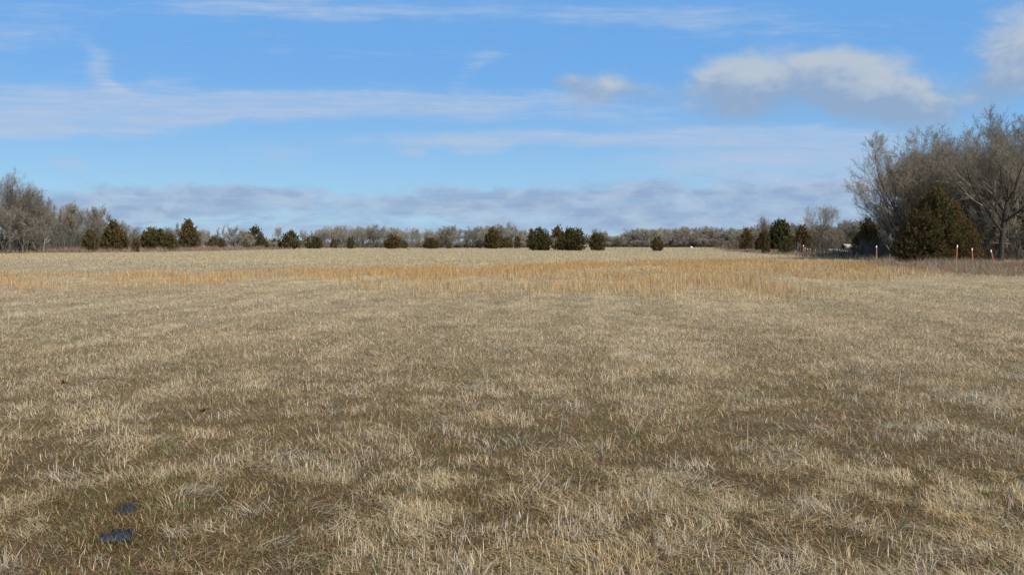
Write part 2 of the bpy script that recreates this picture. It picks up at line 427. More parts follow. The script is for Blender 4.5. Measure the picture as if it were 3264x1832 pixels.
def make_grass():
    np.random.seed(5)
    parts = []; gparts = []
    # --- short grass of the near and middle field
    N1 = 900000
    xa, ya = scatter(120000, 3.2, 6.0, 0.0); xb, yb = scatter(N1, 5.0, 95.0, 1.55)
    x = np.concatenate([xa, xb]); y = np.concatenate([ya, yb]); n = len(x)
    low, pale = fields(x, y)
    keep = (np.random.rand(n) > 0.16 * low * (1 - .6 * sstep(y, 8, 20))) & (puddle_mask(x, y, 1.2) < 0.25)
    x, y, low, pale = x[keep], y[keep], low[keep], pale[keep]; n = len(x)
    lod = 1 + np.maximum(y - 6, 0) / 13.0
    typ = np.random.rand(n)
    dry = sstep(y, 6, 20)
    gsp = sstep(fbm(x, y, 0.9, 3, 44), 0.52, 0.66)
    wgreen = (0.05 + 0.45 * gsp * low + 0.22 * low) * (1 - 0.85 * dry)
    C = pick(n, [RUST, STRAW, GREYS, TAN, BROWN, OLIVE, GREEN],
             [.06 + .14 * sstep(fbm(x, y, 1.4, 3, 123), .5, .62), 0.10 + 0.22 * pale + 0.10 * dry, 0.30 + 0.25 * pale + 0.15 * dry, 0.22 + 0.12 * dry, 0.24 * (1 - dry) + 0.30 * low * (1 - .7 * dry), 0.20 * (1 - dry) + 0.34 * low, wgreen])
    # broad reddish, grey and green-tan washes in the middle distance
    red = sstep(fbm(x, y, 6.0, 3, 61) + .08 * np.exp(-((x + 9) / 7) ** 2 - ((y - 24) / 9) ** 2) + .08 * np.exp(-((x + 2) / 4) ** 2 - ((y - 22) / 9) ** 2), 0.50, 0.62) * sstep(y, 9, 15) * (1 - sstep(y, 38, 60))
    C = C * (1 - 0.55 * red[:, None]) + 0.55 * red[:, None] * np.array([0.40, 0.26, 0.18])
    gld = sstep(fbm(x, y, 1.3, 3, 88), 0.60, 0.70) * (1 - sstep(y, 24, 40))
    C = C * (1 - 0.6 * gld[:, None]) + 0.6 * gld[:, None] * np.array([0.47, 0.34, 0.17])
    az = np.random.uniform(0, 2 * np.pi, n)
    wind = fbm(x, y, 1.1, 2, 14) * 4 * np.pi
    az = np.where(np.random.rand(n) < 0.55, wind + np.random.normal(0, 0.5, n), az)
    L = np.empty(n); W = np.empty(n); lean = np.empty(n); bend = np.empty(n)
    flat = typ < 0.52 + 0.10 * low; up = typ > 0.93 + 0.03 * low; cv = ~flat & ~up
    k = flat.sum(); L[flat] = np.random.uniform(.04, .13, k); W[flat] = np.random.uniform(.0025, .005, k); lean[flat] = np.random.uniform(1.15, 1.55, k); bend[flat] = np.random.uniform(0, .5, k)
    k = cv.sum(); L[cv] = np.random.uniform(.035, .11, k); W[cv] = np.random.uniform(.002, .0042, k); lean[cv] = np.random.uniform(.25, 1.15, k); bend[cv] = np.random.uniform(.5, 1.7, k)
    k = up.sum(); L[up] = np.random.uniform(.035, .085, k); W[up] = np.random.uniform(.003, .0055, k); lean[up] = np.abs(np.random.normal(0, .22, k)); bend[up] = np.random.uniform(0, .25, k)
    C[up] = C[up] * 0.5 + 0.5 * STRAW * np.random.uniform(.85, 1.2, (k, 1))
    L *= (0.80 + .2 * sstep(y, 9, 20)) * (0.78 + 0.45 * pale - 0.14 * low) * (1 + 0.35 * sstep(y, 15, 45))
    W *= 0.74 * lod ** 0.92
    z = ground_z(x, y) + np.where(flat, np.random.uniform(0, .028, n) * (1 - .6 * low), 0)
    C = C * (1 + .26 * pale - .27 * low * (1 - .7 * dry))[:, None] * (np.array([1.02, .985, .87]) - .05 * sstep(y, 12, 25)[:, None])
    P = np.stack([x, y, z], -1)
    isg = (C[:, 1] > C[:, 0] * 1.05)
    ng = ~isg
    parts.append(blades(P[ng], L[ng], W[ng], az[ng], lean[ng], bend[ng], C[ng], 2))
    gl = L[isg] * 0.9
    gparts.append(blades(P[isg], gl, W[isg] * 0.9, az[isg], np.clip(lean[isg], 0, .8), bend[isg], C[isg], 2))
    # --- near thatch: lots of small lying bits 3.2 - 16 m
    x, y = scatter(520000, 3.2, 22.0, 1.25); low, pale = fields(x, y)
    keep = puddle_mask(x, y, 1.0) < 0.25 + 0.3 * np.random.rand(len(x)); x, y, low, pale = x[keep], y[keep], low[keep], pale[keep]; n = len(x)
    C = pick(n, [RUST, GREYS, TAN, BROWN, OLIVE], [.12, 0.3 + .5 * pale - .15 * low + .9 * sstep(y, 7, 15), 0.4 + .5 * sstep(y, 7, 15), (0.45 + .3 * low) * (1 - .75 * sstep(y, 7, 16)), 0.30 * (1 - .6 * sstep(y, 7, 16))])
    C = C * np.random.uniform(.5, 1.55, (n, 1)) * (1 + .18 * sstep(y, 6, 16))[:, None]; keep = (np.random.rand(n) > sstep(y, 13, 22)) & (np.random.rand(n) > .2 * low); x, y, C = x[keep], y[keep], C[keep]; n = len(x)
    parts.append(blades(np.stack([x, y, ground_z(x, y) + 0.002], -1), np.random.uniform(.02, .08, n), np.random.uniform(.0018, .0042, n) * (1 + np.maximum(y - 5, 0) / 12),
                        np.random.uniform(0, 6.3, n), np.random.uniform(.5, 1.5, n), np.random.uniform(0, .8, n), C, 2))
    # --- fine litter of the middle distance
    x, y = scatter(330000, 7.5, 38.0, 1.1); low, pale = fields(x, y); k = np.random.rand(len(x)) < sstep(y, 7, 11) * (1 - sstep(y, 26, 38)); x, y, low, pale = x[k], y[k], low[k], pale[k]; n = len(x)
    C = pick(n, [STRAW, GREYS, TAN, OLIVE, BROWN, RUST], [.22 + .2 * pale, .5, .36, .18 + .25 * low, .08 + .2 * low, .07 + .25 * sstep(fbm(x, y, 5.0, 3, 61), .48, .6)]) * (1 - .12 * low[:, None])
    parts.append(blades(np.stack([x, y, ground_z(x, y) + np.random.uniform(0, .03, n)], -1), np.random.uniform(.03, .10, n), np.random.uniform(.002, .004, n) * (1 + (y - 5) / 11),
                        np.random.uniform(0, 6.3, n), np.random.uniform(.4, 1.5, n), np.random.uniform(0, .9, n), C, 2))
    # --- stiff pale cut stalks in little groups
    nc = 4200; cx, cy = scatter(nc, 3.4, 30, 1.4)
    lo, pa = fields(cx, cy); m = np.random.rand(nc) < 0.10 + 0.9 * pa; cx, cy = cx[m], cy[m]
    r = np.random.randint(4, 16, len(cx)); x = np.repeat(cx, r); y = np.repeat(cy, r); n = len(x)
    x = x + np.random.normal(0, .07, n); y = y + np.random.normal(0, .07, n)
    keep = puddle_mask(x, y, 1.5) < 0.15; x, y = x[keep], y[keep]; n = len(x)
    C = STRAW * np.random.uniform(.8, 1.35, (n, 1)) * np.array([1, 1, 1.1]) * np.random.uniform(.97, 1.03, (n, 3))
    parts.append(blades(np.stack([x, y, ground_z(x, y)], -1), np.random.uniform(.035, .09, n), np.random.uniform(.0024, .0042, n) * (1 + y / 22),
                        np.random.uniform(0, 6.3, n), np.abs(np.random.normal(.05, .22, n)), np.random.uniform(0, .3, n), C, 2))
    # --- matted swirls of flattened straw
    nc = 900; cx, cy = scatter(nc, 3.5, 26, 1.2); r = np.random.randint(25, 80, nc); th = np.random.uniform(0, 6.28, nc)
    x = np.repeat(cx, r); y = np.repeat(cy, r); t0 = np.repeat(th, r); n = len(x); sz = np.repeat(np.random.uniform(.6, 1.5, nc), r)
    a = t0 + np.random.normal(0, .45, n)
    x = x + np.random.normal(0, .10, n) * sz; y = y + np.random.normal(0, .07, n) * sz
    keep = puddle_mask(x, y + .12, 2.4) < .1
    C = np.repeat(np.array([[.52, .43, .29], [.44, .37, .26], [.46, .34, .18]])[np.random.randint(0, 3, nc)], r, 0) * np.random.uniform(.7, 1.25, (n, 1))
    parts.append(blades(np.stack([x, y, ground_z(x, y) + np.random.uniform(.0, .035, n)], -1)[keep], np.random.uniform(.06, .17, n)[keep], (np.random.uniform(.0018, .0034, n) * (1 + y / 18))[keep],
                        a[keep], np.random.uniform(.9, 1.5, n)[keep], np.random.uniform(.1, .7, n)[keep], C[keep], 4))
    # --- arching tussocks
    nc = 900; cx, cy = scatter(nc, 3.6, 34, 1.2); r = np.random.randint(14, 44, nc)
    tcol = np.array([[.50, .38, .22], [.44, .38, .28], [.40, .34, .2]])[np.random.randint(0, 3, nc)]
    x = np.repeat(cx, r); y = np.repeat(cy, r); n = len(x); C = np.repeat(tcol, r, 0) * np.random.uniform(.7, 1.2, (n, 1))
    sz = np.repeat(np.random.uniform(.6, 1.3, nc), r)
    a = np.random.uniform(0, 6.28, n); rad = np.abs(np.random.normal(0, .075, n)) * sz; a = a + np.random.normal(0, .9, n)
    x = x + np.sin(a) * rad; y = y + np.cos(a) * rad
    keep = puddle_mask(x, y + .12, 2.4) < 0.1
    parts.append(blades(np.stack([x, y, ground_z(x, y)], -1)[keep], (np.random.uniform(.07, .16, n) * sz)[keep], (np.random.uniform(.002, .0038, n) * (1 + y / 15))[keep],
                        a[keep], np.random.uniform(.1, .8, n)[keep], np.random.uniform(.8, 2.0, n)[keep], C[keep], 4))
    # --- sodden brown bits in and around the puddles
    for (cx, cy, pa_, pb_) in PUD:
        n = 1000; r = np.random.uniform(.2, 2.6, n) ** .8; t = np.random.uniform(0, 6.28, n)
        x = cx + pa_ * r * np.cos(t); y = cy + pb_ * r * np.sin(t); k = (r > .75) | (np.random.rand(n) < .13); x, y = x[k], y[k]; n = len(x)
        C = pick(n, [BROWN * .6, OLIVE * .7, TAN, GREEN * .8], [.5, .3, .12, .12])
        parts.append(blades(np.stack([x, y, ground_z(x, y) - .006], -1), np.random.uniform(.02, .10, n), np.random.uniform(.002, .0045, n), np.random.uniform(0, 6.3, n),
                            np.random.uniform(.3, 1.45, n), np.random.uniform(0, .8, n), C, 2))
    # --- single tall thin stems
    spots = [on_ground(2340, 1462), on_ground(2383, 1450), on_ground(2350, 1470)] + [scatter(1, 6, 28, 1)for _ in range(160)]
    x = np.array([float(np.ravel(s[0])[0]) for s in spots]); y = np.array([float(np.ravel(s[1])[0]) for s in spots]); n = len(x)
    L = np.random.uniform(.16, .34, n); L[:3] = (.30, .26, .2)
    ln = np.abs(np.random.normal(0, .14, n)); ln[:3] = .04
    parts.append(blades(np.stack([x, y, ground_z(x, y)], -1), L, .0035 * (1 + y / 25), np.random.uniform(0, 6.3, n), ln,
                        np.random.uniform(0, .15, n), STRAW * np.random.uniform(.85, 1.2, (n, 1)), 3))
    tag(join_blades('dry_grass', parts, M_GRASS), 'short dead grass and cut stubble covering the field', 'grass', kind='stuff')
    # --- fresh green tufts in low spots
    nc = 3000; cx, cy = scatter(nc, 3.4, 17, 1.0)
    lo, pa = fields(cx, cy); g = fbm(cx, cy, .9, 3, 44); m = (lo > .35) & (g > .46); cx, cy = cx[m], cy[m]
    r = np.random.randint(8, 26, len(cx)); x = np.repeat(cx, r); y = np.repeat(cy, r); n = len(x)
    x = x + np.random.normal(0, .045, n); y = y + np.random.normal(0, .045, n)
    C = pick(n, [GREEN, OLIVE], [.6, .4])
    gparts.append(blades(np.stack([x, y, ground_z(x, y)], -1), np.random.uniform(.03, .085, n), np.random.uniform(.0025, .004, n),
                         np.random.uniform(0, 6.3, n), np.random.uniform(.05, .7, n), np.random.uniform(.2, 1.1, n), C, 2))
    tag(join_blades('green_grass', gparts, M_GRASS), 'fresh green grass sprouting through the dead thatch', 'grass', kind='stuff')

    # --- tall orange broomsedge band
    x, y = scatter(560000, 24, 100, 1.5, 0.64, 1.0)
    px = 1632 + FPX * x / y
    far = np.interp(px, [0, 500, 1300, 1900, 2400, 2900, 3264], [45, 48, 56, 74, 84, 70, 50])
    nearb = np.interp(px, [0, 600, 1300, 1800, 2300, 2750, 3264], [35, 33, 31, 30, 28, 30, 33])
    wob = (fbm(x, y, 9, 3, 31) - .5)
    inn = sstep(y * (1 + .35 * wob), nearb * .7, nearb * 1.75) * (1 - sstep(y * (1 + .12 * wob), far * .86, far * 1.08))
    right = 1 - sstep(px + 900 * (fbm(x, y, 3.5, 3, 91) - .5), 2600, 3050)
    cl = fbm(x, y * .6, 2.2, 3, 52)
    dens = inn * right * (0.10 + 0.90 * sstep(cl + .03, .40, .60))
    keep = np.random.rand(len(x)) < dens
    x, y, cl, px = x[keep], y[keep], cl[keep], px[keep]; n = len(x)
    wr = sstep(px, 900, 2200); edge = sstep(y / np.interp(px, [0, 500, 1300, 1900, 2400, 2900, 3264], [45, 48, 56, 74, 84, 70, 50]), .55, .9)
    C = pick(n, [ORANGE, GOLD, TAN, RUST, STRAW], [.18 + .30 * edge + .10 * wr, .20 + .12 * wr, .28, .14, .16 * (1 - .6 * edge)])
    L = np.random.uniform(.12, .40, n) * (.6 + .5 * sstep(cl, .45, .65)); 
    az = np.random.uniform(0, 6.3, n)
    V = blades(np.stack([x, y, ground_z(x, y)], -1), L, np.random.uniform(.003, .006, n) * (1 + y / 26), az,
               np.abs(np.random.normal(.08, .24, n)), np.random.uniform(0, .5, n), C, 2)
    tag(join_blades('broomsedge', [V], M_GRASS), 'tall orange broomsedge grass in a band across the middle of the field', 'grass', kind='stuff')

    # --- far field beyond the band
    x, y = scatter(300000, 42, 420, 1.6, 0.66, 4)
    e = edge_limit(x, y); keep = e; x, y = x[keep], y[keep]; n = len(x)
    f = fbm(x * .6, y * .8, 30, 3, 71)
    yl = sstep(y + 45 * (f - .5), np.interp(x / y, [-.5, 0, .1], [72, 62, 40]), np.interp(x / y, [-.5, 0, .1], [95, 85, 60]))
    C = pick(n, [np.array([.31, .275, .205]), TAN, np.array([.52, .42, .25]), GOLD], [1.0 * (1 - yl) + .12, .2, .10 + .85 * yl, .02 + .3 * yl])
    V = blades(np.stack([x, y, ground_z(x, y)], -1), np.random.uniform(.07, .2, n), np.random.uniform(.005, .010, n) * (1 + y / 22), np.random.uniform(0, 6.3, n),
               np.random.uniform(.2, 1.2, n), np.random.uniform(0, .6, n), C, 2)
    tag(join_blades('pasture_grass', [V], M_GRASS), 'pale yellow grazed grass of the far field up to the trees', 'grass', kind='stuff')


def edge_limit(x, y):
    return np.ones(len(x), bool)


make_grass()

# ------------------------------------------------------------------ woody plants
def tubes(S, k):
    """S: (N,8) p0 p1 r0 r1 -> verts, faces"""
    p0, p1, r0, r1 = S[:, :3], S[:, 3:6], S[:, 6], S[:, 7]
    d = p1 - p0; L = np.linalg.norm(d, axis=1, keepdims=True); d = d / np.maximum(L, 1e-9)
    p1 = p1 + d * (r1 * 0.5)[:, None]
    ref = np.where(np.abs(d[:, 2:3]) > .9, np.array([[1., 0, 0]]), np.array([[0., 0, 1]]))
    a = np.cross(d, ref); a /= np.linalg.norm(a, axis=1, keepdims=True); b = np.cross(d, a)
    th = np.arange(k) * 2 * np.pi / k
    ring = a[:, None, :] * np.cos(th)[None, :, None] + b[:, None, :] * np.sin(th)[None, :, None]
    V = np.concatenate([p0[:, None, :] + ring * r0[:, None, None], p1[:, None, :] + ring * r1[:, None, None]], 1).reshape(-1, 3)
    base = (np.arange(len(S)) * 2 * k)[:, None]
    F = [base + np.array([[j, (j + 1) % k, k + (j + 1) % k, k + j]]) for j in range(k)]
    return V, np.concatenate(F)


def tube_mesh(name, S, k):
    S = np.asarray(S, float); V, F = tubes(S, k); return np_mesh(name, V, [F], smooth=True)


def rot_child(d, ang, rng):
    rx = (rng.gauss(0, 1), rng.gauss(0, 1), rng.gauss(0, 1))
    dot = rx[0] * d[0] + rx[1] * d[1] + rx[2] * d[2]
    px, py, pz = rx[0] - dot * d[0], rx[1] - dot * d[1], rx[2] - dot * d[2]
    l = math.sqrt(px * px + py * py + pz * pz) + 1e-9; c, s = math.cos(ang), math.sin(ang) / l
    return (d[0] * c + px * s, d[1] * c + py * s, d[2] * c + pz * s)


def grow(seed, H, P):
    """returns thick segments (trunk and limbs) and thin ones"""
    rng = random.Random(seed); thick, thin = [], []
    maxl = P.get('levels', 5); rmin = P.get('rmin', 0.009)
    nch = P.get('nch', (7, 7, 6, 5, 4, 3)); ratio = P.get('ratio', (.75, .55, .5, .5, .5))
    ang = P.get('ang', (.6, .65, .7, .75, .8)); trop = P.get('trop', (.03, .10, .09, .07, .04))
    wob = P.get('wob', (.06, .09, .11, .14, .18)); nst = (8, 7, 5, 4, 3, 2)
    t0 = P.get('t0', (.22, .2, .15, .15, .1))
    def br(p, d, L, r, l):
        n = nst[l]; st = L / n; w = wob[min(l, 4)]; tr = trop[min(l, 4)]
        pts = []
        rc = r
        for i in range(n):
            d = (d[0] + rng.gauss(0, w), d[1] + rng.gauss(0, w), d[2] + rng.gauss(0, w) * .8 + tr)
            s = 1 / math.sqrt(d[0] ** 2 + d[1] ** 2 + d[2] ** 2); d = (d[0] * s, d[1] * s, d[2] * s)
            q = (p[0] + d[0] * st, p[1] + d[1] * st, p[2] + d[2] * st)
            if q[2] < 0.15 and l: q = (q[0], q[1], 0.15)
            rn = max(rmin, r * (1 - .78 * (i + 1) / n)) if l < maxl else max(rmin * .7, r * (1 - .5 * (i + 1) / n))
            (thick if l <= 1 else thin).append((*p, *q, rc, rn)); pts.append((q, d, rn)); p = q; rc = rn
        if l >= maxl: return
        c = nch[l]
        for j in range(c):
            t = t0[min(l, 4)] + (1 - t0[min(l, 4)]) * (j + rng.random()) / c
            i = min(n - 1, int(t * n)); q, dd, rr = pts[i]
            a = ang[min(l, 4)] * rng.uniform(.65, 1.3)
            nd = rot_child(dd, a, rng)
            if nd[2] < -0.15: nd = (nd[0], nd[1], nd[2] * .3)
            Lc = L * ratio[min(l, 4)] * (1.15 - .55 * t) * rng.uniform(.7, 1.2)
            br(q, nd, Lc, max(rmin, rr * P.get('rr', .72)), l + 1)
    fork = P.get('fork', 1)
    for f in range(fork):
        d0 = (0, 0, 1)
        if fork > 1:
            a = 6.283 * f / fork + rng.uniform(-.4, .4); s = P.get('splay', .35) * rng.uniform(.6, 1.2); d0 = (math.cos(a) * s, math.sin(a) * s, 1)
        br((0.06 * rng.uniform(-1, 1) * (fork > 1), 0.06 * rng.uniform(-1, 1) * (fork > 1), -0.1), d0, H * P.get('tl', .8) * rng.uniform(.85, 1.05), H * P.get('rad', .022), 0)
    T = np.array(thick); S = np.array(thin)
    zmax = max(T[:, 5].max(), np.percentile(S[:, 5], 99.8)); k = H / zmax
    T[:, :6] *= k; S[:, :6] *= k
    return T, S


TREE = {}
def tree_variant(key, seed, H, P, nk=5):
    T, S = grow(seed, H, P)
    TREE[key] = (tube_mesh('trunk', T, nk), tube_mesh('crown', S, 3), H, np.abs(S[:, 0]).max())
    return len(S)


SPREAD = dict(levels=4, rr=.6, nch=(12, 10, 9, 7), fork=1, tl=.62, ang=(.75, .6, .65, .7, .8), ratio=(.95, .58, .52, .5), t0=(.25, .25, .15, .1), rad=.022, rmin=.007)
MULTI = dict(levels=4, rr=.62, nch=(9, 9, 8, 6), fork=5, splay=.5, tl=.85, ang=(.5, .55, .6, .7, .8), ratio=(.6, .55, .5, .5), t0=(.2, .2, .15, .1), rad=.012, rmin=.007)
POLE = dict(levels=3, nch=(16, 7, 6), fork=1, tl=.98, ang=(.5, .5, .6, .7), ratio=(.32, .5, .5), t0=(.25, .2, .1), rad=.012, rmin=.016, trop=(.03, .2, .1, .05))
ROUND = dict(levels=4, nch=(10, 7, 6, 4), fork=3, splay=.3, tl=.75, ang=(.7, .65, .7, .8), ratio=(.62, .55, .5, .5), t0=(.12, .15, .1, .1), rad=.014, rmin=.018)
for i in range(3): tree_variant('spread%d' % i, 100 + i, 12.0, SPREAD)
for i in range(3): tree_variant('multi%d' % i, 200 + i, 12.0, MULTI)
for i in range(4): tree_variant('pole%d' % i, 300 + i, 10.0, POLE)
for i in range(4): tree_variant('round%d' % i, 400 + i, 8.0, ROUND)


BULK = []
def put_tree(key, px, top, D, label, group=None, rz=None, wide=1.0, name='bare_tree', twig=None, dz=0.0, cat='tree'):
    """bare tree standing D metres ahead under photo column px, its top at photo row top"""
    tm, cm, H, R = TREE[key]
    x, y, zt = at(px, top, D); zt = max(zt, 0.8)
    s = zt / H
    e = empty(name, (x, y, float(ground_z(x, y)) + dz), rz if rz is not None else random.uniform(0, 6.28), (s * wide, s * wide, s))
    tag(e, label, cat, group)
    if group: BULK.append((group, label, px, top, e))
    t = bpy.data.objects.new('trunk', tm); COL.objects.link(t); t.parent = e
    c = bpy.data.objects.new('crown', cm); COL.objects.link(c); c.parent = e
    for o, m in ((t, twig[0] if twig else M_BARK), (c, twig[1] if twig else M_TWIG)):
        if not o.data.materials: o.data.materials.append(m)
        o.material_slots[0].link = 'OBJECT'; o.material_slots[0].material = m
    return e


random.seed(11)
# --- right-hand woods, nearest trees
put_tree('multi0', 2935, 400, 84, 'broad bare tree rising behind the big dark cedar, its twigs spreading left over the sky', rz=0.4, wide=1.12)
put_tree('multi1', 3010, 430, 92, 'bare multi-stemmed tree just behind and right of the broad bare tree', rz=2.0, wide=1.0)
put_tree('spread1', 3203, 340, 78, 'tall bare tree with a dark thick trunk right of the leaning orange stake', rz=1.0, wide=1.0, twig=(M_DARK, M_TWIG))
put_tree('multi2', 3290, 330, 84, 'tallest bare tree, cut by the right edge of the picture', rz=3.0, wide=1.0)
RW = [('multi2', 2895, 480, 88), ('multi1', 3030, 440, 98), ('round2', 3020, 560, 100), ('round0', 3170, 590, 98), ('round1', 3240, 560, 104), ('round3', 3110, 560, 112),
      ('round0', 3060, 520, 88), ('multi1', 3130, 470, 95), ('round1', 3190, 560, 86), ('spread0', 3240, 450, 98), ('round2', 2900, 600, 96),
      ('pole0', 3110, 480, 101), ('pole2', 3160, 470, 104), ('round3', 3030, 590, 92), ('round2', 3150, 640, 82), ('round0', 3250, 620, 80), ('round1', 3110, 660, 90),
      ('pole1', 3225, 430, 110), ('round3', 2960, 560, 104), ('multi0', 3300, 420, 102), ('round1', 2855, 640, 112), ('round2', 2820, 690, 118), ('round3', 3320, 560, 84),
      ('round0', 2870, 660, 126), ('multi1', 3200, 520, 118), ('round2', 3270, 540, 116), ('round3', 3080, 600, 120)]
for k, px, tp, D in RW:
    put_tree(k, px, tp, D, 'bare grey tree among the crowded woods behind the big cedar on the right', 'bare trees in the right-hand woods', wide=random.uniform(.95, 1.2))
put_tree('spread2', 2612, 652, 135, 'lone rounded bare tree standing above the thicket left of the right-hand woods', rz=.5, wide=1.05)
put_tree('spread0', 2432, 688, 210, 'thin bare treetop showing above the olive thicket left of the rounded bare tree', rz=.5, wide=.8)
for k, px, tp, D in [('round0', 2400, 722, 230), ('round1', 2450, 712, 220), ('round2', 2500, 706, 200), ('round3', 2545, 712, 190), ('round0', 2590, 722, 180), ('round1', 2640, 712, 170),
                     ('round2', 2690, 706, 175), ('round3', 2730, 700, 165), ('round1', 2770, 690, 160), ('round0', 2665, 728, 150), ('round2', 2620, 740, 155), ('multi1', 2700, 698, 230),
                     ('round0', 2430, 730, 180), ('round3', 2530, 738, 165), ('round1', 2820, 680, 150)]:
    put_tree(k, px, tp, D, 'low bushy bare tree in the thicket between the rounded bare tree and the woods', 'bare thicket trees right of centre', wide=1.25, twig=(M_BARK, M_TWIG))

TH = [('round%d' % (i % 4), 2385 + i * 21 + random.uniform(-8, 8), float(np.interp(2385 + i * 21, [2380, 2450, 2520, 2700, 2800], [728, 712, 708, 714, 700])) + random.uniform(0, 16), random.uniform(208, 240) - i * 3.0) for i in range(20)]
for k, px, tp, D in TH:
    put_tree(k, px, tp, D, 'low bushy bare tree in the thicket between the rounded bare tree and the woods', 'bare thicket trees right of centre', wide=random.uniform(1.5, 1.9), twig=(M_BARK, M_TWIG))
# --- left-hand woods
LW = [('spread0', -30, 560, 150), ('spread1', 25, 538, 156), ('multi1', 75, 590, 160), ('round1', 10, 640, 146), ('round2', 70, 668, 148), ('round0', 120, 690, 150)]
LL = ['bare tree cut by the left edge of the picture', 'tallest bare tree near the left edge of the picture', 'bare forked tree stepping down from the tallest left tree',
      'low bushy bare tree with pale drooping twigs at the left edge', 'low bushy bare tree below the forked left tree', 'low bushy pale-twigged tree at the foot of the left woods']
for (k, px, tp, D), lb in zip(LW, LL): put_tree(k, px, tp, D, lb, wide=1.05)
for i in range(30):
    px = 95 + i * 9.5 + random.uniform(-5, 5)
    tp = np.interp(px, [90, 140, 300, 345, 400, 430], [610, 640, 652, 690, 715, 745]) + random.uniform(-8, 22)
    put_tree(random.choice(['pole0', 'pole1', 'pole2', 'pole3', 'multi2']), px, tp, random.uniform(174, 210), 'slender bare tree in the close row of poles making the left woods', 'slender trees of the left woods', wide=random.uniform(1.1, 1.6))
for i in range(26):
    px = 92 + i * 12.5 + random.uniform(-8, 8)
    put_tree('round%d' % (i % 4), px, random.uniform(715, 755), random.uniform(176, 190), 'low shrubby bare tree at the foot of the left woods', 'shrubby trees at the foot of the left woods', wide=1.3)

# --- centre-left scattered bare trees behind the cedars
def row(n, p0, p1, tops, D0, D1, keys, label, group, wide=(1.1, 1.5), j=10, mats=None):
    xs, ts = zip(*tops)
    for i in range(n):
        px = p0 + (p1 - p0) * (i + .5) / n + random.uniform(-j, j)
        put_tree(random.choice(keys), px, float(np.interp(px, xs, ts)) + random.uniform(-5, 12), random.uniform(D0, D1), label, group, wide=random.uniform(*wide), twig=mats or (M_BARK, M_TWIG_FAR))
PK = ['pole0', 'pole1', 'pole2', 'pole3']; RK = ['round0', 'round1', 'round2', 'round3']
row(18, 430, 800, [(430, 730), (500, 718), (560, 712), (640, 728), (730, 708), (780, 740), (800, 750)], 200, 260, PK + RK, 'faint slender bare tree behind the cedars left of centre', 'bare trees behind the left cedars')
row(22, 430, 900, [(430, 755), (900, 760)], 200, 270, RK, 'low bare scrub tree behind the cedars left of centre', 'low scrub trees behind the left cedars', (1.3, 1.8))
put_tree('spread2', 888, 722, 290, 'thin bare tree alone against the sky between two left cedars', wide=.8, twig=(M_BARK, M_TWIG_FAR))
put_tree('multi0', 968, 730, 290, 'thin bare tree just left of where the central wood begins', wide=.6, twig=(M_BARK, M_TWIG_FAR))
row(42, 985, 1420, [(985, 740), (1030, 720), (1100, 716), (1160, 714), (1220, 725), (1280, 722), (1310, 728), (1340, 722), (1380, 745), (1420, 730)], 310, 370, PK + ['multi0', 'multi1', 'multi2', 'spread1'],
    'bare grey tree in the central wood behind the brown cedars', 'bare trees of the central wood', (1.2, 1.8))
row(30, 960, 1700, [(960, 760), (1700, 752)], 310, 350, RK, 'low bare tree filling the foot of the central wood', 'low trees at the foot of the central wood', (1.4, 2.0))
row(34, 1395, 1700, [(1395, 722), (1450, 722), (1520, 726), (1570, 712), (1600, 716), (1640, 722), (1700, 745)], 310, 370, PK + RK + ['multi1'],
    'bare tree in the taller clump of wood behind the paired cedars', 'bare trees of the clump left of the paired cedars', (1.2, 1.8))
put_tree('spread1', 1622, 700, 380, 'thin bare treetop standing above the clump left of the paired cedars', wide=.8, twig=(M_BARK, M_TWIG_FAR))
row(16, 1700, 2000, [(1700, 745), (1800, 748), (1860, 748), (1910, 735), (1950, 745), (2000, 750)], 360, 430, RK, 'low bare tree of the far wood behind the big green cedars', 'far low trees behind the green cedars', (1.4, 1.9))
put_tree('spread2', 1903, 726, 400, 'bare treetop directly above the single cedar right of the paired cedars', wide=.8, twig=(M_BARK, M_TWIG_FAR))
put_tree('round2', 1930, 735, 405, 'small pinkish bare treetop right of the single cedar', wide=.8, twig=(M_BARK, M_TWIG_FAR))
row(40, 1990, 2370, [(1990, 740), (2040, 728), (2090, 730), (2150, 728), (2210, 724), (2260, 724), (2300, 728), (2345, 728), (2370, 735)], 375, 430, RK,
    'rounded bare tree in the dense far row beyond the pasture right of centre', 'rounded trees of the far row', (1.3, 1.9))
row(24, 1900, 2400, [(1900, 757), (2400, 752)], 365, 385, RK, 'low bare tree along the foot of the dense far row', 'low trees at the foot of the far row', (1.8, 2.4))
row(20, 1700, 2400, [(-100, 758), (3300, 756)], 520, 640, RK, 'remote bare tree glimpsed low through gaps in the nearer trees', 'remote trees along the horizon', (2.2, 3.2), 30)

# pale saplings and limbs
tree_variant('sapling', 700, 3.0, dict(levels=2, nch=(7, 4), fork=1, tl=.95, ang=(.6, .5), ratio=(.4, .5), t0=(.35, .2), rad=.008, rmin=.008), 5)
TREE['sapling'] = TREE['sapling']
put_tree('sapling', 2541, 768, 118, 'whitish dead sapling in front of the dark cedar right of centre', name='dead_sapling', twig=(M_PALE, M_PALE), wide=.7)
put_tree('round1', 1766, 752, 202, 'small pale grey leafless bush between the two big green cedars', name='bare_bush', wide=.5, twig=(M_PALE, M_TWIG), cat='bush')
put_tree('sapling', 70, 742, 147, 'whitish dead sapling at the foot of the left woods', name='dead_sapling', twig=(M_PALE, M_PALE))
put_tree('sapling', 137, 735, 150, 'pale dead sapling with spreading twigs at the right foot of the left thicket', name='dead_sapling', twig=(M_PALE, M_PALE), wide=1.3)
put_tree('sapling', 2838, 742, 76, 'pale crooked sapling just left of the big dark cedar', name='dead_sapling', twig=(M_PALE, M_PALE), wide=.9)
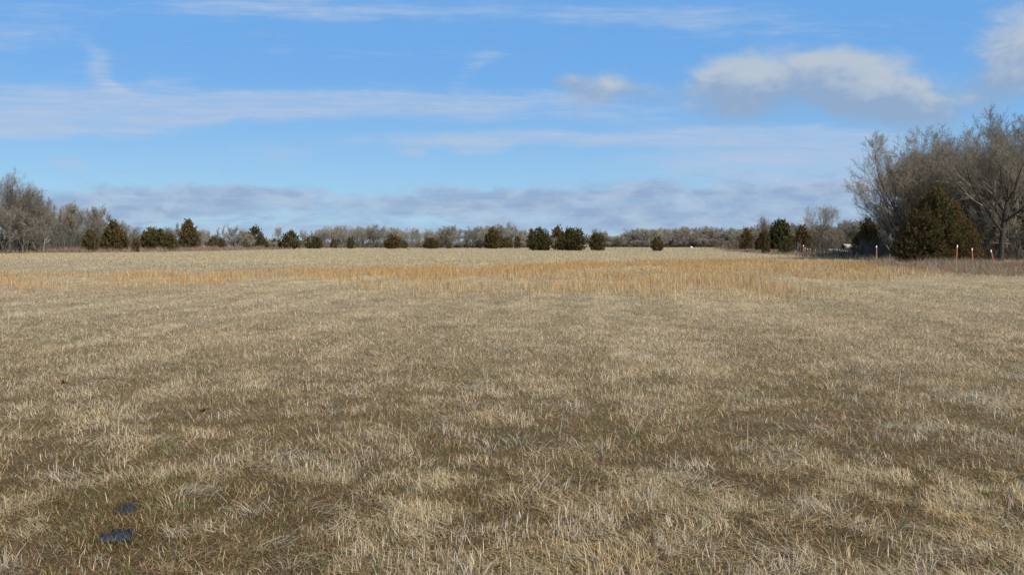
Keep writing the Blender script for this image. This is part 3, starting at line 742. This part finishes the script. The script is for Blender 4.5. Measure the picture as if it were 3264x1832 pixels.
put_tree('sapling', 2070, 752, 362, 'pale trunk standing in front of the far row beside the dark narrow cedar', name='dead_sapling', twig=(M_PALE, M_PALE), wide=.5)

# ------------------------------------------------------------------ cedars
G1 = np.array([.062, .060, .024]); G2 = np.array([.085, .078, .030]); B1 = np.array([.105, .066, .030]); B2 = np.array([.135, .074, .034]); Y1 = np.array([.115, .095, .036])
def cedar(px, base, top, w, label, D=None, brown=.3, seed=0, n=5200, lobes=None, leaf=1.0, cone=.6, group='cedars scattered along the field edge', sprays=None, name='cedar_tree', peak=1.7, yel=.15, plumes=4, tone=1.15):
    """photo column, base row, top row and width in photo pixels"""
    rs = np.random.RandomState(900 + seed)
    if D is None: _, D = on_ground(px, base); 
    x, y, zt = at(px, top, D); gz = float(ground_z(x, y)); H = zt - gz; Wm = w / FPX * D * .5
    e = empty(name, (x, y, gz)); tag(e, label, 'tree', group)
    lobes = lobes or [(0, 1.0, 1.0)]       # (dx in units of half width, height fraction, width fraction)
    V, C = [], []
    for (lx, lh, lw) in lobes:
        Hl = H * lh; Wl = Wm * lw; cxl = lx * Wm
        nb = int(150 * lw) if sprays is None else int(sprays * lw)
        h = rs.beta(1.0, 1.25, nb); az = rs.uniform(0, 2 * np.pi, nb)
        # profile: widest about a quarter up, narrowing to the tip
        prof = np.clip(np.where(h < .35, .78 + .62 * h, np.clip(1 - ((h - .35) / .65) ** peak, 0, 1) ** cone), .06, 1)
        prof = prof * (1 + .16 * np.sin(az * 2 + seed) + .10 * np.sin(az * 5 + h * 9 + seed)) * rs.uniform(.66 if D < 130 else .82, 1.2 if D < 130 else 1.1, nb)
        tip = np.stack([cxl + np.sin(az) * prof * Wl, np.cos(az) * prof * Wl, h * Hl * .95 + .05 * H], -1)
        root = np.stack([cxl + 0 * az, 0 * az, np.maximum(h * Hl * .80 - .08 * H, .05)], -1)
        npl = plumes                                     # feathery plumes on every branch
        nt = max(3, int(n * lw / (nb * npl)))
        pb = np.repeat(np.arange(nb), npl); mp = len(pb)
        t = np.clip(1 - np.abs(rs.normal(0, .28, mp)), .15, 1.0)
        pc = root[pb] + (tip - root)[pb] * t[:, None] + rs.normal(0, 1, (mp, 3)) * (.030 * H) * (.5 + t[:, None])
        out_ = np.stack([np.sin(az[pb]), np.cos(az[pb]), 0 * az[pb]], -1)
        pd = out_ * rs.uniform(.1, .75, (mp, 1)) * (1.1 - h[pb][:, None]) + np.array([0, 0, 1.0]) * rs.uniform(.5, 1.0, (mp, 1)) + rs.normal(0, .22, (mp, 3))
        pd /= np.linalg.norm(pd, axis=1, keepdims=True)
        pl = rs.uniform(.06, .15, mp) * H * (.7 + .5 * (rs.rand(mp) < .12))
        li = np.repeat(np.arange(mp), nt); m = len(li)
        u = rs.rand(m) ** .8
        c = pc[li] + pd[li] * (pl[li] * (u - .25))[:, None] + rs.normal(0, 1, (m, 3)) * (.020 * H * (1.15 - u))[:, None] * [1, 1, .7]
        d = pd[li] + rs.normal(0, .38, (m, 3)); d /= np.linalg.norm(d, axis=1, keepdims=True)
        ll = rs.uniform(.5, 1.2, m) * .055 * H * leaf; ww = ll * rs.uniform(.16, .34, m)
        s = np.cross(d, rs.normal(0, 1, (m, 3))); s /= np.linalg.norm(s, axis=1, keepdims=True)
        c[:, 2] = np.maximum(c[:, 2], .03)
        a = c - s * ww[:, None]; b = c + s * ww[:, None]; tp = c + d * ll[:, None]; bt = c - d * ll[:, None] * .35
        bi = pb[li]
        bc = rs.rand(nb)[bi] * .45 + rs.rand(mp)[li] * .4 + rs.rand(m) * .15 - .25 * (h[bi] - .4)
        f = sstep(bc, brown - .18, brown + .18)[:, None]
        col = (1 - f) * (B1 + (B2 - B1) * rs.rand(mp)[li][:, None]) + f * (G1 + (G2 - G1) * rs.rand(mp)[li][:, None])
        yy = (rs.rand(mp) < yel)[li][:, None] * .6
        col = (col * (1 - yy) + Y1 * yy) * rs.uniform(.85, 1.18, (m, 1)) * tone
        V.append(np.stack([bt, b, tp, a], 1).reshape(-1, 3))
        bc = rs.rand(nb)[bi] * .6 + rs.rand(m) * .4
        col = np.where((bc < brown)[:, None], np.where(rs.rand(m, 1) < .5, B1, B2), np.where(rs.rand(m, 1) < .5, G1, G2))
        col = np.where((rs.rand(m) < yel)[:, None], Y1, col) * rs.uniform(.75, 1.3, (m, 1))
        C.append(np.repeat(col, 4, 0))
    V = np.vstack(V); C = np.vstack(C); q = np.arange(len(V)).reshape(-1, 4)
    link('crown', np_mesh('crown', V, [q], C), M_CEDAR, e)
    seg = []
    for (lx, lh, lw) in lobes:
        for k in range(5):
            z0, z1 = k / 5 * H * lh * .9, (k + 1) / 5 * H * lh * .9; r0 = .03 * H * (1 - k / 5.5); r1 = .03 * H * (1 - (k + 1) / 5.5)
            seg.append((lx * Wm * min(1, k / 2), 0, z0 - (.1 if k == 0 else 0), lx * Wm * min(1, (k + 1) / 2), 0, z1, r0 * .6, r1 * .6))
    rr = np.random.RandomState(seed)
    for k in range(14):
        z = rr.uniform(.08, .75) * H; a = rr.uniform(0, 6.28); R = Wm * .7 * (1 - z / H)
        seg.append((0, 0, z, math.cos(a) * R, math.sin(a) * R, z + R * .5, .010 * H * .6, .004 * H * .6))
    link('trunk', tube_mesh('trunk', seg, 6), M_CTRUNK, e)
    return e


# the big one on the right
cedar(2990, 848, 604, 262, 'largest cedar, a dark bushy cone with bronze tips in front of the right-hand woods', D=66, brown=.45, seed=1, n=125000, sprays=190,
      lobes=[(-.06, 1.0, .60), (-.46, .62, .46), (-.24, .83, .45), (.36, .76, .48), (.64, .56, .36), (.1, .5, .8), (-.60, .42, .38)], leaf=.34, cone=1.0, peak=1.15, yel=.06, plumes=18, tone=.85)
CD = [  # px, base, top, width, D, brown, cone, lobes, label
    (287, 800, 736, 46, 156, .35, .7, None, 'small olive cedar, leftmost, half lost in the left woods'),
    (362, 800, 706, 82, 160, .45, .75, [(0, 1, .8), (.45, .7, .6), (-.5, .6, .6)], 'tall olive-brown cedar at the right end of the left woods'),
    (433, 801, 758, 22, 158, .75, .6, None, 'small rusty cedar beside the brush strip right of the left woods'),
    (484, 800, 728, 62, 172, .6, .5, [(0, 1, 1), (-.3, .8, .7)], 'brown rounded cedar joined to a greener one on its right'),
    (516, 797, 733, 76, 170, .22, .5, [(0, 1, .9), (.3, .8, .7)], 'dark green rounded cedar joined to a brown one on its left'),
    (550, 795, 760, 34, 175, .1, .5, None, 'low dark green cedar at the right foot of the joined round cedars'),
    (600, 793, 704, 64, 195, .55, .85, [(0, 1, .8), (.35, .75, .7)], 'pointed brown cedar standing highest left of centre'),
    (690, 792, 752, 60, 210, .6, .5, None, 'faded brown cedar bush in the scrub right of the pointed brown cedar'),
    (782, 792, 742, 26, 225, .4, .6, None, 'narrow cedar touching the left side of the dark pointed cedar'),
    (813, 791, 724, 72, 230, .3, .8, [(0, 1, .8), (-.4, .65, .6), (.5, .5, .55)], 'dark pointed cedar at the right end of the brush strip'),
    (873, 790, 761, 50, 240, .2, .5, [(0, 1, .7), (-.5, .8, .5), (.5, .8, .5)], 'low wide dark cedar between the dark pointed and the olive one'),
    (928, 793, 738, 56, 245, .35, .55, None, 'olive egg-shaped cedar right of the low dark one'),
    (998, 790, 752, 60, 275, .3, .4, [(-.1, 1, .8), (.4, .9, .6)], 'low wide dark-tipped cedar at the left edge of the central wood'),
    (1064, 789, 760, 28, 285, .8, .6, None, 'small rusty brown cedar before the central wood'),
    (1119, 792, 753, 33, 262, .25, .55, None, 'small olive cedar right of the rusty brown one'),
    (1252, 791, 748, 58, 270, .8, .5, [(0, 1, .9), (-.3, .7, .6)], 'round reddish-brown cedar in the middle of the central wood'),
    (1289, 790, 766, 22, 275, .2, .5, None, 'tiny yellow-green cedar touching the round reddish-brown one'),
    (1373, 791, 757, 56, 268, .5, .35, [(-.2, 1, .7), (.3, .95, .7)], 'low flat-topped dark brown cedar left of the tall clump'),
    (1432, 790, 772, 22, 278, .6, .5, None, 'very small brown cedar right of the flat-topped one'),
    (1490, 790, 782, 9, 285, .8, .5, None, 'tiny rusty seedling cedar, left one of two'),
    (1530, 790, 781, 9, 285, .7, .5, None, 'tiny rusty seedling cedar, right one of two'),
    (1571, 790, 726, 50, 275, .6, .7, [(0, 1, .85), (-.4, .55, .6)], 'tall pointed bronze cedar left of the paired green cedars'),
    (1600, 790, 750, 28, 278, .75, .6, None, 'bronze cedar hugging the right side of the tall pointed bronze one'),
    (1620, 790, 757, 28, 280, .45, .5, None, 'small dull olive cedar between the bronze and the rusty one'),
    (1650, 790, 753, 22, 282, .85, .65, None, 'small upright rusty cedar just left of the paired green cedars'),
    (1716, 799, 726, 78, 204, .16, .42, [(-.15, 1, .85), (.38, .88, .7)], 'big dark green cedar, left one of the pair, with two tops'),
    (1778, 797, 724, 56, 216, .70, .6, [(0, 1, .8), (.5, .75, .5)], 'bronze cedar peeping out between the paired green cedars'),
    (1806, 797, 752, 40, 208, .55, .5, None, 'low brown cedar leaning on the left side of the right green cedar'),
    (1828, 800, 727, 78, 200, .16, .42, [(0, 1, .95), (-.25, .97, .5)], 'big dark green cedar, right one of the pair'),
    (1904, 801, 744, 46, 198, .2, .5, None, 'medium green cedar standing alone right of the pair'),
    (2096, 803, 754, 36, 186, .85, .5, None, 'lone dark brown cedar before the far pasture'),
    (2378, 801, 729, 44, 190, .7, .6, [(0, 1, .8), (.4, .9, .6)], 'brown cedar at the left end of the right-hand thicket'),
    (2432, 808, 735, 44, 155, .65, .6, [(.2, 1, .8), (-.2, .7, .8)], 'rusty leaning cedar second in the right-hand thicket'),
    (2488, 803, 704, 76, 158, .22, .65, [(0, 1, .8), (-.4, .85, .6), (.4, .6, .6)], 'tall dark green ragged cedar in the right-hand thicket'),
    (2440, 812, 778, 26, 140, .2, .5, None, 'small dark cedar at the field edge below the rusty leaning one'),
    (2508, 815, 762, 44, 128, .12, .5, None, 'low blackish green cedar behind the field edge'),
    (2556, 808, 722, 60, 150, .6, .6, [(0, 1, .7), (.4, .7, .8)], 'olive-brown cedar behind the whitish dead sapling'),
    (2765, 826, 700, 84, 102, .6, .62, [(.05, 1, .8), (-.4, .65, .6), (.3, .7, .7)], 'brown open cedar midway between the thicket and the largest cedar'),
]
for i, (px, ba, tp, w, D, br, cn, lb, lab) in enumerate(CD):
    if px < 880: D += 5
    cedar(px, ba, tp, w, lab, D=D, brown=br, cone=cn, lobes=lb, seed=20 + i, n=14000 if D < 130 else (12000 if D < 190 or w > 44 else 5500), sprays=(260 if D < 130 else 200 if w > 40 else 80), leaf=.8 if D < 130 else 1.0,
          name='cedar_tree')

# ------------------------------------------------------------------ brush
def brush(name, pts, hgt, label, pal, n, seed, spread=2.5, wid=.012, stems=False):
    """pts: list of (x, y) polyline"""
    np.random.seed(seed)
    P = np.array(pts); seg = np.hypot(*np.diff(P, axis=0).T); cs = np.concatenate([[0], np.cumsum(seg)])
    t = np.random.rand(n) * cs[-1]
    x = np.interp(t, cs, P[:, 0]) + np.random.normal(0, spread, n); y = np.interp(t, cs, P[:, 1]) + np.random.normal(0, spread, n)
    cl = fbm(x, y, 2.0, 2, seed); keep = np.random.rand(n) < .25 + sstep(cl, .38, .6); x, y, cl = x[keep], y[keep], cl[keep]; m = len(x)
    C = pick(m, [np.array(c) for c in pal], [1] * len(pal))
    L = np.random.uniform(.3, 1.0, m) * hgt * (.55 + .8 * sstep(cl, .4, .7))
    z = ground_z(x, y) + np.random.uniform(0, .35, m) * hgt * .5
    V = blades(np.stack([x, y, z], -1), L, np.random.uniform(.5, 1.3, m) * wid * (1 + y / 60), np.random.uniform(0, 6.3, m), np.random.uniform(.05, 1.1, m), np.random.uniform(0, 1.2, m), C, 2)
    tag(join_blades(name, [V], M_GRASS), label, 'brush', kind='stuff')


PB = [(.27, .195, .14), (.33, .25, .175), (.25, .155, .115), (.36, .26, .18)]
PR = [(.26, .20, .135), (.34, .265, .17), (.19, .135, .09), (.42, .34, .23), (.31, .175, .10)]
def gp(px, D): return ((px - 1632) / FPX * D, D)
brush('thicket_undergrowth', [gp(2375, 222), gp(2500, 196), gp(2620, 172), gp(2800, 134)], 2.9, 'olive-brown scrub filling the thicket right of centre', [(.15, .12, .075), (.20, .165, .10), (.11, .085, .055), (.19, .12, .07)], 36000, 13, 3.5, .014)
brush('brush_strip', [gp(-60, 146), gp(200, 154), gp(450, 168), gp(650, 195), gp(870, 240)], 1.05, 'reddish-brown weeds along the foot of the left woods', PB, 42000, 5, 2.2, .014)
brush('fence_row_weeds', [gp(2360, 180), gp(2470, 145), gp(2560, 125), gp(2700, 103), gp(2830, 86), gp(2960, 74)], .62, 'brown weeds along the fence line below the thicket', PR, 42000, 6, 1.6, .011)
brush('tangled_weeds', [gp(2990, 68), gp(3100, 61), gp(3200, 54), gp(3300, 49), gp(3450, 44)], .62, 'tangled grey-brown weeds around the orange stakes on the right', PR, 70000, 7, 2.9, .009)
brush('understory_brush', [gp(2860, 99), gp(3000, 94), gp(3150, 90), gp(3420, 86)], 2.4, 'dark brushy undergrowth inside the right-hand woods', [(.13, .11, .085), (.17, .145, .115), (.09, .075, .06)], 32000, 8, 5.0, .014)
brush('woods_undergrowth', [gp(-60, 165), gp(200, 172), gp(420, 190)], 4.5, 'grey-green undergrowth inside the left woods', [(.13, .12, .09), (.17, .155, .12), (.10, .095, .07)], 26000, 9, 5.0, .018)
brush('far_undergrowth', [gp(1960, 385), gp(2400, 375)], 3.2, 'dark undergrowth below the dense far row', [(.10, .085, .065), (.13, .11, .09)], 26000, 10, 4.0, .02)
brush('central_undergrowth', [gp(880, 320), gp(1300, 330), gp(1700, 330)], 2.4, 'grey undergrowth at the foot of the central wood', [(.17, .145, .11), (.22, .18, .14)], 30000, 12, 5.0, .02)

# ------------------------------------------------------------------ stakes, posts, small things
M_ORG = mat_plain('orange_red_paint', (.36, .105, .05), .7, .35); M_WHT = mat_plain('white_paint', (.82, .82, .80), .5, .04)
M_WOOD = mat_plain('weathered_wood', (.24, .18, .13), .85, .3); M_WIRE = mat_plain('rusty_wire', (.2, .15, .12), .6)
M_RUSTP = mat_plain('rusty_paint', (.28, .12, .07), .7)


def boxes_mesh(name, bxs):
    V, F = [], []
    for (x0, x1, y0, y1, z0, z1) in bxs:
        b = len(V); V += [(x0, y0, z0), (x1, y0, z0), (x1, y1, z0), (x0, y1, z0), (x0, y0, z1), (x1, y0, z1), (x1, y1, z1), (x0, y1, z1)]
        F += [[b + i for i in f] for f in ((0, 3, 2, 1), (4, 5, 6, 7), (0, 1, 5, 4), (1, 2, 6, 5), (2, 3, 7, 6), (3, 0, 4, 7))]
    return np_mesh(name, np.array(V, float), [np.array(F)])


def tpost_meshes(h, tip):
    def prof(z0, z1):
        return [(-.024, .024, -.005, .003, z0, z1), (-.004, .004, .0032, .038, z0, z1)]
    studs = [(-.008, .008, -.013, -.0052, z, z + .02) for z in np.arange(.25, h - tip - .05, .11)]
    return boxes_mesh('stake', prof(-.3, h - tip) + studs), boxes_mesh('white_tip', prof(h - tip + .001, h))


TP = tpost_meshes(1.55, .17)
POSTS = [ # px, base row guess via D, top row, D, lean, label, material
    (3052, 781, 60, 0.03, 'upright orange stake with white tip, nearest the largest cedar', M_ORG, 1.1),
    (3099, 791, 58, -0.06, 'middle of the three orange stakes right of the largest cedar', M_ORG, 1.05),
    (3160, 797, 56, -0.26, 'leaning orange stake with white tip beside the dark trunk', M_ORG, 1.05),
    (2794, 782, 80, -0.03, 'rusty stake with bright white tip left of the largest cedar', M_RUSTP, 1.5),
    (2732, 784, 100, 0.05, 'reddish stake at the field edge before the brown open cedar', M_RUSTP, 1.0),
    (2561, 781, 119, 0.02, 'leftmost white-tipped stake of the short row in the red weeds', M_RUSTP, 2.0),
    (2566, 790, 117, 0.0, 'second white-tipped stake of the short row in the red weeds', M_RUSTP, 1.9),
    (2574, 793, 114, 0.0, 'third white-tipped stake of the short row in the red weeds', M_RUSTP, 1.9),
    (2583, 794, 111, 0.03, 'fourth white-tipped stake of the short row in the red weeds', M_RUSTP, 1.9),
    (2599, 795, 107, -.15, 'rightmost slanting white-tipped stake of the short row in the red weeds', M_RUSTP, 1.9)]
ends = []
for (px, top, D, lean, lab, mt, thick) in POSTS:
    x, y, zt = at(px, top, D); e = empty('fence_stake', (x + math.sin(lean) * -zt * 0, y, float(ground_z(x, y))), 0, (thick * 1.15, thick, zt / 1.55 / max(.9, math.cos(lean))))
    e.location.x = x - math.sin(lean) * zt
    e.rotation_euler = (0, lean, random.uniform(-.2, .2)); tag(e, lab, 'stake', 'white-tipped stakes along the fence line')
    for nm, me, mm in (('stake', TP[0], mt), ('white_tip', TP[1], M_WHT)):
        o = bpy.data.objects.new('shaft' if nm == 'stake' else 'white_tip', me); COL.objects.link(o); o.parent = e
        if not me.materials: me.materials.append(mm)
        o.material_slots[0].link = 'OBJECT'; o.material_slots[0].material = mm
    ends.append((x, y, zt))
# sagging wires strung on the fence line
ends.sort(key=lambda p: p[1]); ends = [(gp(3420, 52)[0], 52, 1.2)] + ends
S = []
for hh in (.35, .62, .9):
    for a, b in zip(ends[:-1], ends[1:]):
        prev = None
        for t in np.linspace(0, 1, 7):
            q = (a[0] + (b[0] - a[0]) * t, a[1] + (b[1] - a[1]) * t, hh - .06 * math.sin(math.pi * t) + (a[2] - 1.3) * 0)
            if prev: S.append((*prev, *q, .003, .003))
            prev = q
tag(link('fence_wire', tube_mesh('fence_wire', S, 3), M_WIRE), 'thin rusty wires strung between the white-tipped stakes', 'wire')

# far pasture posts
for (px, top, D, w, lab) in [(1962, 790, 232, .10, 'leftmost short wooden post before the far pasture'), (2006, 790, 230, .13, 'second short wooden post before the far pasture'),
                       (2027, 791, 229, .09, 'thinnest short wooden post before the far pasture'), (2047, 790, 228, .17, 'thickest short wooden post left of the lone brown cedar'),
                       (2146, 794, 222, .12, 'short wooden post right of the lone brown cedar'), (2335, 791, 205, .11, 'short wooden post before the right-hand thicket')]:
    x, y, zt = at(px, top, D); r = w
    V, F = tubes(np.array([(0, 0, -.2, 0, 0, zt * .6, r, r * .95), (0, 0, zt * .6, .02, 0, zt - .05, r * .95, r * .9), (.02, 0, zt - .05, .02, 0, zt, r * .9, r * .5)]), 8)
    o = link('wooden_post', np_mesh('wooden_post', V, [F], smooth=True), M_WOOD); o.location = (x, y, 0); tag(o, lab, 'post', 'short wooden posts before the far pasture')
x, y, zt = at(2305, 779, 340)
V, F = tubes(np.array([(0, 0, -.2, 0, 0, zt * .5, .2, .18), (0, 0, zt * .5, .03, 0, zt, .18, .12)]), 8)
o = link('pale_post', np_mesh('pale_post', V, [F], smooth=True), M_PALE); o.location = (x, y, 0); tag(o, 'tall pale post standing at the foot of the dense far row', 'post')


def lump(name, loc, size, mat, seed, label, cat):
    rs = np.random.RandomState(seed); nu, nv = 20, 10
    V = []; F = []
    for j in range(nv + 1):
        ph = math.pi / 2 * j / nv
        for i in range(nu):
            th = 2 * math.pi * i / nu; r = 1 + .12 * math.sin(3 * th + seed) * math.cos(ph) + .08 * rs.randn() * (j < nv)
            V.append((math.cos(th) * math.cos(ph) * r * size[0], math.sin(th) * math.cos(ph) * r * size[1], math.sin(ph) * r * size[2] - (.05 if j == 0 else 0)))
    for j in range(nv):
        for i in range(nu):
            a = j * nu + i; b = j * nu + (i + 1) % nu; F.append((a, b, b + nu, a + nu))
    o = link(name, np_mesh(name, np.array(V), [np.array(F)], smooth=True), mat); o.location = loc; return tag(o, label, cat)


x, y = gp(2203, 352); lump('white_rock', (x, y, 0), (.5, .4, .42), M_WHT, 2, 'white rounded lump lying before the dense far row', 'rock')
x, y = gp(1302, 228); lump('dirt_mound', (x, y, 0), (.42, .3, .22), mat_plain('dark_dirt', (.10, .07, .045), .95, .3), 4, 'small dark clod of earth alone on the pale far field', 'mound')
# pale logs behind the fence, one with hollow-end shade painted on flat discs
def log(px, py, D, L, r, rz, label, group, hollow=False):
    x, y, z = at(px, py, D); z = max(z, r)
    e = empty('fallen_log', (x, y, 0), rz); tag(e, label, 'log', group)
    S = [(-L / 2 + L * k / 6, .03 * math.sin(k * 2), z + .02 * math.sin(k), -L / 2 + L * (k + 1) / 6, .03 * math.sin(k * 2 + 2), z + .02 * math.sin(k + 1), r * (1 - .03 * k), r * (1 - .03 * (k + 1))) for k in range(6)]
    link('bark', tube_mesh('bark', S, 12), M_PALE, e)
    for sx in (-1, 1):
        th = np.linspace(0, 2 * np.pi, 12, endpoint=False); q = r * (1 if sx < 0 else .82) * .98
        V = np.stack([np.full(12, sx * (L / 2 - .03)), q * np.cos(th), z + q * np.sin(th)], -1); V = np.vstack([V, [[sx * (L / 2 - .03), 0, z]]])
        link('cut_end', np_mesh('cut_end', V, [np.array([[i, (i + 1) % 12, 12] for i in range(12)])]), M_HOLE if hollow else M_WOOD, e)
M_HOLE = mat_plain('hollow_shade', (.02, .017, .014), .9)  # near-black colour standing in for the shade inside the hollow log
log(2712, 786, 128, 3.2, .36, .5, 'pale log with a dark hollow end beyond the fence', 'pale logs beyond the fence', True)
log(2668, 797, 120, 2.2, .14, -.1, 'thin pale log lying left of the log with the dark hollow end', 'pale logs beyond the fence')
log(2700, 802, 116, 2.6, .16, .35, 'slanting pale log in the weeds below the log with the dark hollow end', 'pale logs beyond the fence')


# ------------------------------------------------------------------ each tree of a wood named by what stands in front of it
MARKS = {'bare trees in the right-hand woods': ('bare tree', [(2800, 'left foot of the woods'), (2900, 'left side of the largest cedar'), (2990, 'tip of the largest cedar'), (3055, 'upright orange stake'), (3100, 'middle orange stake'), (3165, 'leaning orange stake'), (3210, 'dark thick trunk'), (3300, 'right picture edge')]),
 'bare thicket trees right of centre': ('bushy bare tree', [(2390, 'first brown cedar of the thicket'), (2440, 'rusty leaning cedar'), (2490, 'tall ragged green cedar'), (2550, 'whitish dead sapling'), (2612, 'lone rounded bare tree'), (2690, 'dark hollow log end'), (2765, 'brown open cedar')]),
 'slender trees of the left woods': ('slender bare tree', [(130, 'pale sapling at the left'), (190, 'gap left of the leftmost cedar'), (245, 'left side of the leftmost cedar'), (287, 'leftmost small olive cedar'), (330, 'left side of the tall olive-brown cedar'), (365, 'tall olive-brown cedar'), (410, 'small rusty cedar')]),
 'shrubby trees at the foot of the left woods': ('low shrubby bare tree', [(110, 'pale sapling at the left'), (180, 'gap left of the leftmost cedar'), (240, 'left side of the leftmost cedar'), (287, 'leftmost small olive cedar'), (365, 'tall olive-brown cedar'), (410, 'small rusty cedar')])}
CM = [(433, 'small rusty cedar'), (484, 'brown rounded cedar'), (550, 'low dark green cedar'), (600, 'pointed brown cedar'), (690, 'faded brown cedar bush'), (813, 'dark pointed cedar'), (873, 'low wide dark cedar'), (928, 'olive egg-shaped cedar'),
      (998, 'dark-tipped low cedar'), (1064, 'small rusty brown cedar'), (1119, 'small olive cedar'), (1185, 'open gap left of the reddish-brown cedar'), (1252, 'round reddish-brown cedar'), (1320, 'open gap beside the reddish-brown cedar'), (1373, 'flat-topped cedar'), (1432, 'very small brown cedar'),
      (1490, 'left seedling cedar'), (1530, 'right seedling cedar'), (1571, 'tall pointed bronze cedar'), (1650, 'small upright rusty cedar'), (1716, 'left big green cedar'), (1828, 'right big green cedar'), (1904, 'medium green cedar'),
      (1965, 'leftmost short post'), (2046, 'thickest short post'), (2096, 'lone dark brown cedar'), (2150, 'short post right of the lone cedar'), (2203, 'white rock'), (2250, 'gap right of the white rock'), (2305, 'tall pale post'), (2378, 'first brown cedar of the thicket')]
for gname, noun in (('bare trees behind the left cedars', 'slender bare tree'), ('low scrub trees behind the left cedars', 'low scrubby bare tree'), ('bare trees of the central wood', 'grey bare tree'), ('low trees at the foot of the central wood', 'low bare tree'),
                    ('bare trees of the clump left of the paired cedars', 'bare tree of the tall clump'), ('far low trees behind the green cedars', 'far low bare tree'), ('rounded trees of the far row', 'rounded bare tree'), ('low trees at the foot of the far row', 'low far bare tree'),
                    ('remote trees along the horizon', 'remote bare tree')):
    MARKS[gname] = (noun, CM)
ORD = ['tallest', 'second tallest', 'third tallest', 'fourth tallest', 'fifth tallest', 'sixth tallest', 'seventh tallest', 'eighth tallest', 'ninth tallest', 'tenth tallest', 'eleventh tallest', 'twelfth tallest', 'thirteenth tallest', 'fourteenth tallest', 'lowest', 'lowest hidden']
buckets = {}
for (gname, lab, px, top, e) in BULK:
    noun, marks = MARKS[gname]
    if not marks[0][0] - 60 < px < marks[-1][0] + 60: continue
    i = min(range(len(marks)), key=lambda k: abs(marks[k][0] - px))
    buckets.setdefault((gname, noun, marks[i][1]), []).append((top, px, e))
for (gname, noun, mk), L in buckets.items():
    L.sort(key=lambda q: q[0])
    for k, (top, px, e) in enumerate(L):
        where = 'by the' if gname in ('bare trees in the right-hand woods',) else 'behind the'
        if mk.startswith(('gap', 'open gap')): where = 'filling the'
        e['label'] = ('%s %s %s %s' % (ORD[min(k, len(ORD) - 1)], noun, where, mk)) if len(L) > 1 else '%s standing %s %s' % (noun, where.replace('filling the', 'in the'), mk)


# a few fallen leaves lying in the grass
ML = mat_plain('dry_leaf', (.20, .115, .055), .9, .35)
def leaf_mesh(seed):
    rs = np.random.RandomState(seed); n = 28; th = np.linspace(0, 2 * np.pi, n, endpoint=False)
    r = .05 * (1 + .35 * np.cos(5 * th + .3)) * (1 + .08 * rs.randn(n)); r2 = r * .5
    def ring(q): return np.stack([q * np.cos(th) * 1.25, q * np.sin(th), .012 * np.sin(2 * th + seed) + 3.0 * q ** 2], -1)
    V = np.vstack([ring(r), ring(r2), [[0, 0, 0]]]); i = np.arange(n); j = (i + 1) % n
    return np_mesh('fallen_leaf', V, [np.stack([i, j, n + j, n + i], 1), np.stack([n + i, n + j, np.full(n, 2 * n)], 1)], smooth=True)
for k, (px, py, sc, lab) in enumerate([(2612, 1380, 1.1, 'curled tan leaf lying in the grass right of the two tall stems'), (2893, 1527, 1.2, 'pale tan leaf lying in the grass at the lower right'),
                        (200, 1224, 1.4, 'orange-brown leaf lying in the grass at far left'), (650, 1312, 1.1, 'orange-brown leaf lying in the grass up from the puddles'), (2038, 1212, 1.1, 'small reddish leaf lying in the middle of the field')]):
    x, y = on_ground(px, py); o = link('fallen_leaf', leaf_mesh(k), ML); o.location = (x, y, float(ground_z(x, y)) + .015); o.rotation_euler = (.5, .3 * (-1) ** k, k * 1.3); o.scale = (sc * .62, sc * .62, sc * .62)
    tag(o, lab, 'leaf', 'fallen leaves in the grass')
